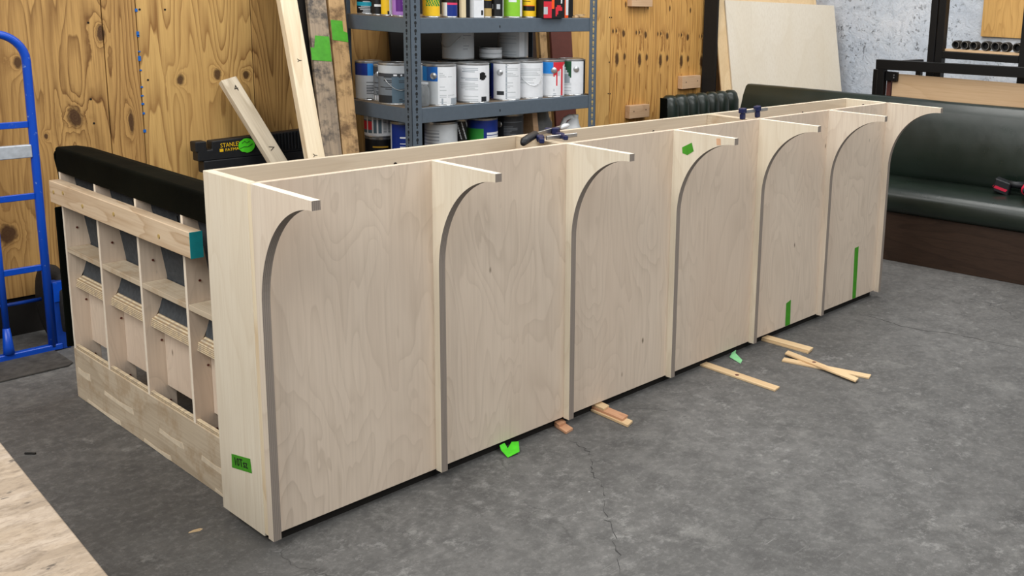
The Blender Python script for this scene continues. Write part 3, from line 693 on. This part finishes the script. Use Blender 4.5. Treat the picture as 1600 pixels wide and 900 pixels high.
MB().lathe([(.036, dz+.001), (.038, dz+.006), (.038, dz+.085), (.033, dz+.095), (.033, dz+.11), (.031, dz+.11), (.031, dz+.095), (.036, dz+.084), (.036, dz+.006)], 20, (1.775, 1.675, 0), closed=True).build('jar_body', M['glass'], j, smooth=True)
MB().lathe([(.034, dz+.1105), (.034, dz+.120), (.0, dz+.120)], 20, (1.775, 1.675, 0)).build('jar_lid', M['c_lgrey'], j)
# top shelf
tz = 1.424; tg = 'cans and boxes on the top shelf'
def cyl(label, x, w, fn, y=1.625, h=.18, **kw):
    r = w*.39; can(label, (x, y+r*1.0, tz), r, h, fn, tg, hi=True, **kw)
L2 = lines(40, .5); L3 = lines(41, .5); L4 = lines(42, .6)
can('black can with teal band at left end of top shelf', (1.758, 2.085, tz), .06, .19, lambda u, v: 'cyan' if .2 < v < .32 and u < .6 else ('lgrey' if u < 2 and u < .1 and L2(u, v) and v < .8 else 'black'), tg)
can('rust coloured can behind the black lettered can', (1.80, 1.985, tz), .04, .17, lambda u, v: 'rust', tg)
can('slim black can with white lettering on top shelf', (1.72, 1.945, tz), .034, .19, lambda u, v: 'white' if u < 2 and abs(u) < .6 and (.2 < v < .28 or (v > .55 and L3(u, v))) else 'black', tg, name='spray_can')
def box_item(name, label, cat, x0, x1, y0, d, z, h, fn, nu=12, nv=16, rot=0):
    t = thing(name, label, cat, ((x0+x1)/2, y0+d/2, z), tg)
    MB().box(x0, x1, y0, y0+d, z+.0005, z+h).build('carton', M['c_'+fn(2, .5)], t, bevel=.001)
    keys = []; m = MB(); vs = []; fs = []; mi = []
    for j in range(nv+1):
        for i in range(nu+1): vs.append((x0+(x1-x0)*i/nu, y0-.0008, z+.001+(h-.002)*j/nv))
    for j in range(nv):
        for i in range(nu):
            k = fn(-1+2*(i+.5)/nu, (j+.5)/nv)
            if k not in keys: keys.append(k)
            fs.append((j*(nu+1)+i, j*(nu+1)+i+1, (j+1)*(nu+1)+i+1, (j+1)*(nu+1)+i)); mi.append(keys.index(k))
    m.add(vs, fs, mi); m.build('printed_front', [M['c_'+k] for k in keys], t)
    return t
can('yellow bottle with white label on top shelf', (1.715, 1.862, tz), .030, .20, lambda u, v: 'white' if u < 2 and u > .35 else ('black' if u < 2 and (v < .1 and u > 0 or L3(u, v) and v > .5) else 'yellow'), tg, name='bottle')
can('purple can with lavender rim just left of shelf post', (1.735, 1.772, tz), .045, .17, lambda u, v: 'lav' if v < .12 or (u < 2 and u < -.62) else ('dkgreen' if v > .72 else ('lav' if u < 2 and .1 < u < .8 and (.32 < v < .36 or .42 < v < .48) else 'purple')), tg)
cyl('yellow can with green lettering right of shelf post', 1.835, .107, lambda u, v: ('green' if u < 2 and u > -.6 and (.30 < v < .52 or .60 < v < .8) and (math.sin(u*23+v*40) > -.4) else ('lime' if v > .56 else 'yellow')))
cyl('white can with black band and blue label on top shelf', 1.945, .098, lambda u, v: 'white' if u == 2 else ('black' if .42 < v < .58 else ('pinkred' if .34 < v < .42 and u > -.3 else ('navyc' if v < .34 and u > -.3 else ('white' if v < .62 else 'bluegrey')))))
box_item('wood_stick', 'upright pale wood stick between cans on top shelf', 'stick', 1.995, 2.022, 1.63, .02, tz, .20, lambda u, v: 'cream', 1, 1)
box_item('black_carton', 'black carton behind the pale stick on top shelf', 'box', 2.026, 2.066, 1.655, .05, tz, .2, lambda u, v: 'black', 1, 1)
box_item('white_carton', 'white carton with barcode on top shelf', 'box', 2.070, 2.134, 1.625, .05, tz, .2, lambda u, v: 'white' if u == 2 else ('txtd' if u > .1 and u < .9 and .08 < v < .2 and (u*8) % 1 < .5 else ('lgrey' if L4(u, v) and v > .3 else 'white')), 14, 16)
cyl('yellow and black slim can beside the white carton', 2.172, .072, lambda u, v: 'tan' if v < .24 else ('black' if v < .5 else ('gold' if u < 2 and L2(u, v) else 'yellow')))
cyl('black can with silver rim and white print on top shelf', 2.250, .092, lambda u, v: 'black' if u == 2 else ('lgrey' if (abs(u) < .55 and (.55 < v < .58 or .22 < v < .38 and (u*9) % 1 < .5)) or u > .85 else 'black'))
cyl('lime green can with dark square and white edge', 2.369, .150, lambda u, v: 'lime' if u == 2 else ('white' if u > .8 or (abs(v-.46) < .03 and abs(u) < .5 and (u*9) % 1 < .6) else ('dkgreen' if -.55 < u < .05 and v > .5 else 'lime')), h=.19)
cyl('small yellow can with black print beside lime green can', 2.480, .098, lambda u, v: 'yellow' if u == 2 else ('txtd' if v > .82 else ('black' if (.2 < v < .38 and abs(u) < .8) or (.52 < v < .68 and L3(u, v) and abs(u) < .8) else ('orange' if .38 < v < .42 and abs(u) < .8 else 'yellow'))), h=.16)
def f_red(u, v):
    if u == 2: return 'black'
    if u < -.2: return 'lgrey' if u < -.65 and .1 < v < .4 else ('redc' if v < .55 else ('rust' if L3(u, v) else 'black'))
    if v > .30 and u < .02: return 'orange'
    if (u-.45)**2+(v*1.6-.35)**2 < .13 and (u-.62)**2+(v*1.6-.12)**2 > .1: return 'redc'
    if .1 < u < .5 and v > .6: return 'orange'
    if .6 < u < .75 and v > .5: return 'white'
    return 'black'
box_item('tool_carton', 'black and red tool carton jutting over the shelf edge', 'box', 2.515, 2.672, 1.585, .12, tz, .16, f_red, 16, 16)
box_item('orange_carton', 'orange and white narrow carton beside the tool carton', 'box', 2.676, 2.736, 1.622, .08, tz, .15, lambda u, v: 'black' if u == 2 else ('white' if u > .2 and .1 < v < .9 else 'orange'), 6, 10)
box_item('black_carton', 'black carton right of the orange carton on top shelf', 'box', 2.742, 2.81, 1.66, .1, tz, .2, lambda u, v: 'black', 1, 1)
for k, (dx, rot) in enumerate(((0, .3), (.02, -.25), (.035, .1))):
    lab = ('bottom wood shim at right end of top shelf', 'middle wood shim at right end of top shelf', 'top wood shim at right end of top shelf')[k]
    z = tz+.001+.0065*k; a = rot
    o = MB().beam((2.835+dx-.03*math.cos(a), 1.66-.03*math.sin(a), z+.003), (2.835+dx+.03*math.cos(a), 1.66+.03*math.sin(a), z+.003), .022, .006).build('wood_shim', M['strip'], None, bevel=.0006)
    tag(o, lab, 'shim', 'wood shims on the top shelf')
# lower shelf
lz = .69; lg = 'cans on the lower shelf'
can('white bucket can with drips low at left end of shelving', (1.778, 2.045, lz+.105), .080, .17, lambda u, v: 'white' if u == 2 or v < .1 else ('white' if abs((u*3.3) % 1-.5) < .1 else ('redc' if u < -.5 and .2 < v < .5 else ('bluegrey' if u < .1 and v < .55 else ('txt' if L4(u, v) else 'lgrey')))), lg, name='bucket_can')
can('black flat can supporting the dripped bucket can', (1.778, 2.045, lz), .078, .103, lambda u, v: 'gold' if u < 2 and .5 < v < .6 and abs(u) < .5 else 'black', lg, lid='tin_dark', name='flat_can')
can('royal blue can with white lettering, left of shelf post', (1.800, 1.845, lz), .078, .20, lambda u, v: 'lgrey' if u < 2 and u < -.9 else ('white' if u < 2 and abs(u-.2) < .6 and ((.33 < v < .39) or (.45 < v < .52 and L3(u, v)) or (.62 < v < .66)) else 'navyc'), lg)
can('pale grey can with dark lines, right of shelf post', (1.925, 1.72, lz), .083, .205, lambda u, v: 'white' if u < 2 and v < .35 and u > -.2 and v < .2+u*.3 else ('txt' if u < -.1 and .4 < v < .85 and int(v*22) % 2 == 0 else 'lgrey'), lg, lid='tin_dark')
can('slim black can with pale pattern between two wide cans', (2.052, 1.72, lz), .034, .205, lambda u, v: 'lgrey' if u < 2 and math.sin(u*9+v*13) > .75 and v > .5 else 'black', lg)
can('dark blue can with green patch and white lettering', (2.200, 1.725, lz), .084, .205, lambda u, v: 'green' if u < 2 and u < .1 and .42 < v < .78 and v > .45+.4*u else ('white' if u < 2 and u > .35 and (.5 < v < .56 or .6 < v < .66 or .26 < v < .30) else 'navyc'), lg, lid='tin_dark')
can('charcoal can with shiny ear on the lower shelf', (2.435, 1.78, lz), .083, .205, lambda u, v: 'txtd' if u < 2 and u < -.3 else ('grey' if u < 2 and L4(u, v) else 'dgrey'), lg, ears=-.6, lid='tin_dark')
o = MB().hexa([(2.600, 1.74, lz+.0005), (2.640, 1.74, lz+.0005), (2.640, 1.90, lz+.0005), (2.600, 1.90, lz+.0005)], [(2.575, 1.74, lz+.21), (2.614, 1.74, lz+.21), (2.614, 1.90, lz+.21), (2.575, 1.90, lz+.21)]).build('leaning_offcut', M['block'], None, bevel=.002)
tag(o, 'pale wood offcut standing tilted beside the charcoal can', 'board')
def jug(label, x, y, z, w, d, h, mat, cap):
    t = thing('plastic_jug', label, 'jug', (x, y, z), 'plastic jugs on the lower shelf')
    v = Vector((.63, .775, 0)); s = Vector((.775, -.63, 0))
    def P(a, b, c): return Vector((x, y, z))+s*a+v*b+Vector((0, 0, c))
    def ring(sw, off, c, sd): return [P(off+sw*math.cos(t)*(.9+.1*abs(math.sin(2*t))), sd*math.sin(t), c) for t in (k*2*math.pi/12 for k in range(12))]
    rows = [ring(w/2*.9, 0, .001, d/2*.9), ring(w/2, 0, .012, d/2), ring(w/2, 0, h*.52, d/2), ring(w/2*.80, 0, h*.64, d/2*.9), ring(w*.22, w*.12, h*.82, d*.26), ring(w*.14, w*.16, h*.90, d*.16)]
    m = MB(); vs = [p for r in rows for p in r]; fs = [(i*12+k, i*12+(k+1) % 12, (i+1)*12+(k+1) % 12, (i+1)*12+k) for i in range(5) for k in range(12)]
    m.add(vs, fs+[tuple(range(12))[::-1], tuple(range(60, 72))]); m.build('body', mat, t, smooth=True)
    MB().tube([P(w*.12, 0, h*.90), P(-w*.10, 0, h*.92), P(-w*.30, 0, h*.84), P(-w*.40, 0, h*.66), P(-w*.40, 0, h*.5)], [.016, .015, .015, .016, .02], 8).build('handle', mat, t, smooth=True)
    MB().lathe([(.019, z+h*.90), (.019, z+h), (.0, z+h)], 14, tuple(P(w*.16, 0, 0)-Vector((0, 0, z)))).build('cap', cap, t)
jug('cloudy grey plastic jug on the lower shelf', 2.795, 1.93, lz, .19, .12, .215, M['jugclear'], M['jugclear'])
jug('white plastic jug at right end of lower shelf', 2.855, 1.705, lz, .13, .09, .175, M['jugwhite'], M['jugwhite'])
# boards between shelving and wall; the widest is added as shade behind the cans
for nm, lab, x0, x1, y, m, ty in (('dark_board', 'wide blackish board added as shade behind the grey cans', 2.04, 2.98, 2.29, 'dark', .02), ('red_brown_board', 'red brown panel standing behind the right end of shelving', 3.24, 3.43, 2.27, 'redboard', .02), ('dark_board', 'dark brown board behind shelving left of red brown panel', 3.02, 3.13, 2.29, 'darkwood', .02), ('narrow_board', 'narrow brown board between dark board and red brown panel', 3.15, 3.215, 2.28, 'old', .02)):
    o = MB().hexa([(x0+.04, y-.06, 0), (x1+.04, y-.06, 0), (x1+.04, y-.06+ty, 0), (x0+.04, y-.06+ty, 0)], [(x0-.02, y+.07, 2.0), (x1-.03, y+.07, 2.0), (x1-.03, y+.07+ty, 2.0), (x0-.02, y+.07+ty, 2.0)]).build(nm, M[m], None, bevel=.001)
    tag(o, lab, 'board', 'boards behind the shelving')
# blocks screwed to the right plywood
for lab, x0, x1, z0, z1 in (('small wood block on plywood wall, lowest and closest to shelving', 4.075, 4.29, .682, .775), ('small wood block on plywood wall above the ribbed green bench', 4.662, 4.885, .866, .962), ('small wood block highest on plywood wall, cut by the frame', 4.072, 4.292, 1.478, 1.575)):
    t = thing('wall_block', lab, 'wood block', ((x0+x1)/2, 2.38, z0), 'wood blocks on the plywood wall')
    MB().box(x0, x1, 2.352, 2.399, z0, z1).build('block', M['block'], t, bevel=.002)
    for x, z in ((x0+.045, z0+.05), (x1-.04, z0+.055)):
        MB().lathe([(0, 0), (.005, 0), (.005, .002)], 8, (x, 2.3515, z), 'Y').build('screw_head', M['dark'], t)

# ------------------------------------------------------------------ green benches at the right
gb = thing('green_bench', 'long dark green vinyl bench with walnut base and smooth back', 'bench', (4.4, .3, 0))
dv = Vector((.072, -.858, 0)).normalized(); nv = Vector((dv.y, -dv.x, 0)); nv = -nv if nv.x < 0 else nv
B0 = Vector((4.24, .352, 0))
def bp(s, dpt, z): q = B0+dv*s+nv*dpt; return (q.x, q.y, z)
S0, S1 = -1.30, 2.1
def extr(mb, prof, s0, s1, n=1, wob=0, seed=0):
    r = random.Random(seed); rows = []
    for i in range(n+1):
        s = s0+(s1-s0)*i/n; a, b = r.uniform(-1, 1)*wob, r.uniform(-1, 1)*wob
        rows.append([bp(s, p[0]+a*.5, p[1]+b*(p[1]-prof[0][1])*2) for p in prof])
    k = len(prof)
    vs = [q for row in rows for q in row]; fs = []
    for i in range(n):
        for j in range(k): fs.append((i*k+j, i*k+(j+1) % k, (i+1)*k+(j+1) % k, (i+1)*k+j))
    fs += [tuple(range(k))[::-1], tuple(range(n*k, (n+1)*k))]
    return mb.add(vs, fs)
extr(MB(), [(.0, 0), (.0, .305), (.42, .305), (.42, 0)], S0, S1).build('base', M['darkwood'], gb, bevel=.002)
extr(MB(), [(-.02, .31), (-.028, .34), (-.028, .40), (-.012, .432), (.03, .452), (.15, .468), (.38, .474), (.38, .31)], S0, S1, 14, .004, 2).build('seat_cushion', M['vinyl'], gb, smooth=True)
prof = [(.352, .47), (.335, .53), (.335, .62), (.355, .78), (.392, .89), (.425, .948), (.45, .962), (.50, .962), (.53, .945), (.53, .47)]
bk = extr(MB(), prof, S0, S1, 12, .0035, 5).build('backrest', M['vinyl'], gb, smooth=True)
extr(MB(), [(.42, 0), (.42, .455), (.53, .455), (.53, 0)], S0, S1).build('rear_frame', M['birch'], gb)
for (ob) in (bk,):
    md = ob.modifiers.new('edge', 'EDGE_SPLIT'); md.split_angle = 1.0
# channel tufted back
tb = thing('ribbed_bench_back', 'dark green bench back with vertical padded ribs against plywood wall', 'bench back', (4.42, 2.0, 0))
tx0, tx1 = 4.03, 4.85; n = 7; wch = (tx1-tx0)/n
MB().box(tx0+.006, tx1-.006, 1.995, 2.03, 0, .862).build('frame', M['vinyl_black'], tb, bevel=.01)
for k in range(n):
    a = tx0+k*wch; rows = []
    prof = [(1.965, .30), (1.935, .50), (1.925, .74), (1.928, .82), (1.945, .865), (1.975, .884), (2.01, .884), (2.032, .865)]
    for i in range(9):
        u = -1+2*i/8; puff = (1-abs(u)**2.6)
        rows.append([(a+wch*(i/8), y+(.034*(1-puff) if j < 5 else 0), z-(.024*(1-puff))) for j, (y, z) in enumerate(prof)])
    MB().sheet(rows).build('padded_rib', M['vinyl'], tb, smooth=True)
MB().box(tx0-.004, tx0+.004, 1.965, 2.03, .0, .866).build('end_cover', M['vinyl_black'], tb, bevel=.003)
# cordless drill
dr = thing('cordless_drill', 'black and red cordless drill lying on the green seat', 'drill', (4.6, -.22, .46))
rz = Matrix.Rotation(-1.35, 4, 'Z'); D0 = Vector((4.515, -.20, .485))
def dp(x, y, z): q = rz @ Vector((x, y, z)); return D0+q
def dbox(mb, x0, x1, y0, y1, z0, z1, tilt=0):
    c = [(x0, y0), (x1, y0), (x1, y1), (x0, y1)]
    return mb.hexa([dp(x, y, z0-x*tilt) for x, y in c], [dp(x+.010, y, z1-x*tilt) for x, y in c])
dbox(MB(), -.005, .085, -.045, .04, 0, .078, .28).build('battery', M['blackplastic'], dr, bevel=.006)
dbox(MB(), .0, .07, -.0475, -.0452, .022, .036, .28).build('red_stripe', M['red'], dr)
dbox(MB(), -.0075, -.0052, -.04, .03, .025, .04, .28).build('red_stripe', M['red'], dr)
MB().tube([dp(.075, 0, .045), dp(.12, 0, .045), dp(.17, 0, .045)], [.022, .020, .023], 10).build('grip', M['blackplastic'], dr, smooth=True)
MB().tube([dp(.195, -.13, .04), dp(.195, -.09, .04), dp(.195, .015, .04), dp(.195, .03, .04)], [.028, .033, .033, .022], 12).build('motor_housing', M['red'], dr, smooth=True)
MB().tube([dp(.195, -.13, .04), dp(.195, -.17, .04)], [.021, .014], 10).build('chuck', M['blackplastic'], dr, smooth=True)

# ------------------------------------------------------------------ plywood sheets leaning in the corner
c65, s65 = math.cos(math.radians(65)), math.sin(math.radians(65))
TL = Vector((5.06, 2.28, 1.54)); top = Vector((s65, -c65, -.02)).normalized(); lean = Vector((-c65*.272, -s65*.272, -1)).normalized(); nn = top.cross(lean).normalized()
if nn.y > 0: nn = -nn
def leaning_sheet(name, lab, off, left, right, up, th, mat, emat):
    a = TL-nn*off+top*left-lean*up; b = TL-nn*off+top*right-lean*up
    k = (a.z-.005)/(-lean.z); kb = (b.z-.005)/(-lean.z)
    q = [a, b, b+lean*kb, a+lean*k]
    o = MB().hexa([p for p in q], [p-nn*th for p in q]).build(name, [mat], None, bevel=.001)
    tag(o, lab, 'plywood sheet', 'plywood sheets leaning in the corner'); return o
M['sheet'] = wood('pale_plywood_sheet', 'd6cebf', 'bfb29d', size=1.0, stretch=8, rings=6, amount=.25, fine=.35, patch=('cdbfa6', .4))
M['sheet2'] = wood('tan_plywood_sheet', 'd6bd96', 'b8986c', size=.8, stretch=8, rings=6, amount=.4, fine=.3)
leaning_sheet('plywood_sheet', 'large pale plywood sheet leaning in front in the corner', 0, 0, 1.005, 0, .018, M['sheet'], None)
leaning_sheet('plywood_sheet', 'tan plywood sheet showing as strip left of front sheet', .020, -.085, .80, .012, .016, M['sheet2'], None)
leaning_sheet('plywood_sheet', 'taller tan plywood sheet rising behind the front sheet', .038, -.02, .86, .16, .016, M['sheet2'], None)
for nm, lab, x0, x1, y0, y1, m in (('green_rod', 'dark green upright rod in the corner behind leaning sheets', 4.955, 4.985, 2.34, 2.37, 'c_dkgreen'), ('dark_board', 'nearly black board standing in the corner beside green rod', 4.93, 4.95, 2.25, 2.38, 'dark'), ('dark_board', 'dark brown board standing behind the leaning plywood sheets', 4.99, 5.10, 2.375, 2.395, 'darkwood')):
    o = MB().box(x0, x1, y0, y1, 0, 2.0).build(nm, M[m], None, bevel=.002); tag(o, lab, 'board' if 'board' in nm else 'rod')

# ------------------------------------------------------------------ black steel frames behind the green bench
fr = thing('steel_table', 'low black steel frame with pale wood panel behind green bench', 'steel frame', (5.1, .2, 0))
XF = 5.0
MB().beam((XF, .90, 1.142), (XF, -.9, 1.172), .05, .066).build('front_rail', M['blacksteel'], fr, bevel=.003)
MB().box(XF-.025, XF+.025, .832, .885, 0, 1.118).build('post', M['blacksteel'], fr, bevel=.003)
MB().box(XF+.01, XF+.05, .888, .935, 0, 1.105).build('post', M['blacksteel'], fr, bevel=.003)
MB().box(XF-.025, XF+.025, -.9, -.85, 0, 1.13).build('post', M['blacksteel'], fr, bevel=.003)
MB().box(XF+.03, XF+.60, .85, .89, 1.125, 1.16).build('side_rail', M['blacksteel'], fr, bevel=.003)
MB().box(XF+.56, XF+.60, .85, .89, 0, 1.12).build('post', M['blacksteel'], fr, bevel=.003)
MB().box(XF+.56, XF+.60, -.9, -.86, 0, 1.13).build('post', M['blacksteel'], fr, bevel=.003)
M['panel_y'] = wood('frame_panel_wood', 'd3b48f', 'b08a62', axis='Y', size=.7, stretch=6, rings=6, amount=.4, fine=.3)
MB().box(XF+.026, XF+.045, -.845, .79, .06, 1.085).build('wood_panel', M['panel_y'], fr, bevel=.001)
MB().box(XF+.022, XF+.05, .80, .83, .06, 1.06).build('red_strip', M['redboard'], fr)
MB().box(XF-.005, XF+.024, .745, .83, 1.035, 1.098).build('hinge_plate', M['blacksteel'], fr, bevel=.002)
for z in (1.06, 1.077): MB().lathe([(0, 0), (.005, 0), (.005, -.003)], 8, (XF-.0055, .765, z), 'X').build('screw_head', M['tin'], fr)
uf = thing('steel_rack', 'tall black steel frame carrying a row of rubber rings', 'steel frame', (5.2, .2, 0))
XU = 5.15
MB().box(XU-.03, XU+.03, .548, .596, 0, 2.1).build('post', M['blacksteel'], uf, bevel=.003)
MB().box(XU-.03, XU+.03, .490, .540, 0, 2.1).build('post', M['blacksteel'], uf, bevel=.003)
MB().box(XU-.03, XU+.03, -.085, -.033, 0, 2.1).build('post', M['blacksteel'], uf, bevel=.003)
MB().box(XU-.03, XU+.03, -.033, .490, 1.205, 1.252).build('bottom_rail', M['blacksteel'], uf, bevel=.003)
MB().box(XU+.008, XU+.11, -.032, .489, 1.2525, 1.268).build('ledge_board', M['panel_y'], uf, bevel=.001)
for k, y in enumerate((.421, .359, .296, .217, .148, .084, .004)):
    nm = ('first', 'second', 'third', 'fourth', 'fifth', 'sixth', 'seventh')[k]
    r = .0285+.003*(k > 2)
    t = thing('rubber_ring', 'black rubber ring, %s from the left in the row on the frame' % nm, 'ring', (XU+.03, y, 1.2685), 'rubber rings on the black frame')
    cz = 1.2690+r; prof = [(r*.62, -.03), (r*.80, -.034), (r, -.028), (r, .03), (r*.62, .03)]
    MB().lathe(prof, 20, (XU+.05, y, cz), 'X', closed=True).build('ring', M['rubber'], t, smooth=False)
    MB().lathe([(r*.84, -.036), (r*.90, -.036), (r*.90, -.033), (r*.84, -.033)], 20, (XU+.05, y, cz), 'X', closed=True).build('metal_rim', M['tin'], t)
    MB().lathe([(0, .0), (r*.60, .0), (r*.60, .01), (0, .01)], 16, (XU+.05, y, cz), 'X').build('core', M['blackplastic'], t)
o = MB().box(6.12, 6.148, -.9, .66, 1.33, 2.5).build('wall_board', M['wall_ply4'], None, bevel=.002)
tag(o, 'brown grained plywood board fixed on the concrete wall', 'board')

# ------------------------------------------------------------------ worktable at lower left
wt = thing('worktable', 'pale worn strand board worktable top at lower left', 'worktable', (-1.4, -.6, 0))
e = Vector((-.0705, -1, 0)).normalized(); q0 = Vector((-.773, -.569, 0))
def tp(s, w, z): p = q0+e*s+Vector((e.y, -e.x, 0))*w; return (p.x, p.y, z)
c = [(-1.0, 0), (1.0, 0), (1.0, 1.22), (-1.0, 1.22)]
MB().hexa([tp(s, w, .752) for s, w in c], [tp(s, w, .77) for s, w in c]).build('table_top', M['osb'], wt, bevel=.002)
for a, b in ((-.9, .08), (.9, .08), (.9, 1.14), (-.9, 1.14)):
    MB().beam(tp(a, b, 0), tp(a, b, .751), .085, .085, (1, 0, 0)).build('leg', M['pine'], wt, bevel=.003)
for a, b in (((-.85, .08), (.85, .08)), ((-.85, 1.14), (.85, 1.14))):
    MB().beam(tp(*a, .70), tp(*b, .70), .038, .09).build('apron', M['pine'], wt, bevel=.002)

# ------------------------------------------------------------------ offcut strips and scraps on the floor
def strip(label, pts, z, t, mat, name='wood_strip'):
    m = MB().hexa([(x, y, z) for x, y in pts], [(x, y, z+t) for x, y in pts])
    tag(m.build(name, M[mat], None, bevel=.0006), label, 'strip', 'thin wood strips by the bar'); return m
strip('lower short strip of the stack nearest the green scrap', [(1.125, .019), (1.165, .019), (1.150, -.055), (1.108, -.062)], .0005, .009, 'strip_red')
strip('upper stub of the stack nearest the green scrap', [(1.126, .019), (1.166, .019), (1.158, -.01), (1.118, -.016)], .0095, .009, 'strip_red')
strip('bottom long strip in the stack under second bay of bar', [(1.317, .019), (1.358, .019), (1.351, -.167), (1.308, -.182)], .0005, .009, 'strip')
strip('middle reddish strip in the stack of three under bar', [(1.322, .019), (1.363, .019), (1.360, -.135), (1.318, -.145)], .0095, .009, 'strip_red')
strip('top short pale strip in the stack of three under bar', [(1.326, .019), (1.367, .019), (1.362, -.035), (1.322, -.045)], .0185, .009, 'strip')
strip('lower strip of the pair poking out by the fifth bracket', [(2.45, .019), (2.498, .019), (2.505, -.225), (2.455, -.235)], .0005, .008, 'strip')
strip('upper strip of the pair poking out by the fifth bracket', [(2.452, .019), (2.50, .019), (2.509, -.228), (2.459, -.238)], .0085, .008, 'strip')
strip('single long strip with a dark knot between the bar stacks', [(1.99, .019), (2.035, .019), (2.024, -.372), (1.980, -.378)], .0005, .008, 'strip')
strip('under strip of the crossed pair on open floor', [(2.288, -.205), (2.326, -.192), (2.418, -.575), (2.378, -.587)], .0005, .007, 'strip')
o = strip('over strip of the crossed pair on open floor', [(2.356, -.175), (2.398, -.164), (2.328, -.565), (2.288, -.573)], .0078, .007, 'strip')
for x, y, z in ((2.003, -.17, .0086), (2.353, -.33, .0150)):
    o = MB().lathe([(0, z), (.009, z), (.007, z+.0008), (0, z+.0008)], 10, (x, y, 0)).build('knot', M['rust' if 0 else 'c_rust'], bpy.data.objects['wood_strip.007' if x < 2.1 else 'wood_strip.009'])
m = MB().add([(.838, -.055, .002), (.885, -.062, .010), (.925, -.012, .018), (.900, -.004, .022), (.868, -.020, .014), (.872, .001, .026), (.850, .002, .024), (.845, -.012, .012)], [(0, 1, 4, 7), (1, 2, 3, 4), (7, 4, 5, 6)])
tag(m.build('tape_scrap', M['tape_vivid'], None, thick=.001), 'crumpled bright green tape scrap under the second bay', 'tape')
m = MB().add([(2.20, .002, .012), (2.226, .0, .018), (2.195, -.02, .016), (2.172, -.075, .004), (2.135, -.092, .002), (2.165, -.01, .003)], [(0, 1, 2, 5), (5, 2, 3, 4)])
tag(m.build('tape_scrap', M['tape_lt'], None, thick=.001), 'pale green folded tape scrap under the fourth bay', 'tape')
m = MB().hexa([(-.118, .24, .0005), (-.09, .228, .0005), (-.078, .234, .0005), (-.10, .244, .0005)], [(-.116, .24, .004), (-.092, .23, .006), (-.085, .235, .005), (-.10, .243, .003)])
tag(m.build('wood_chip', M['strip'], None), 'small wood chip on floor left of the end panel', 'chip')
m = MB().tube([(-.258, 1.118, .004), (-.245, 1.105, .004), (-.235, 1.092, .004)], .004, 6)
tag(m.build('dark_peg', M['rubber'], None), 'tiny dark peg on floor near the worktable edge', 'peg')
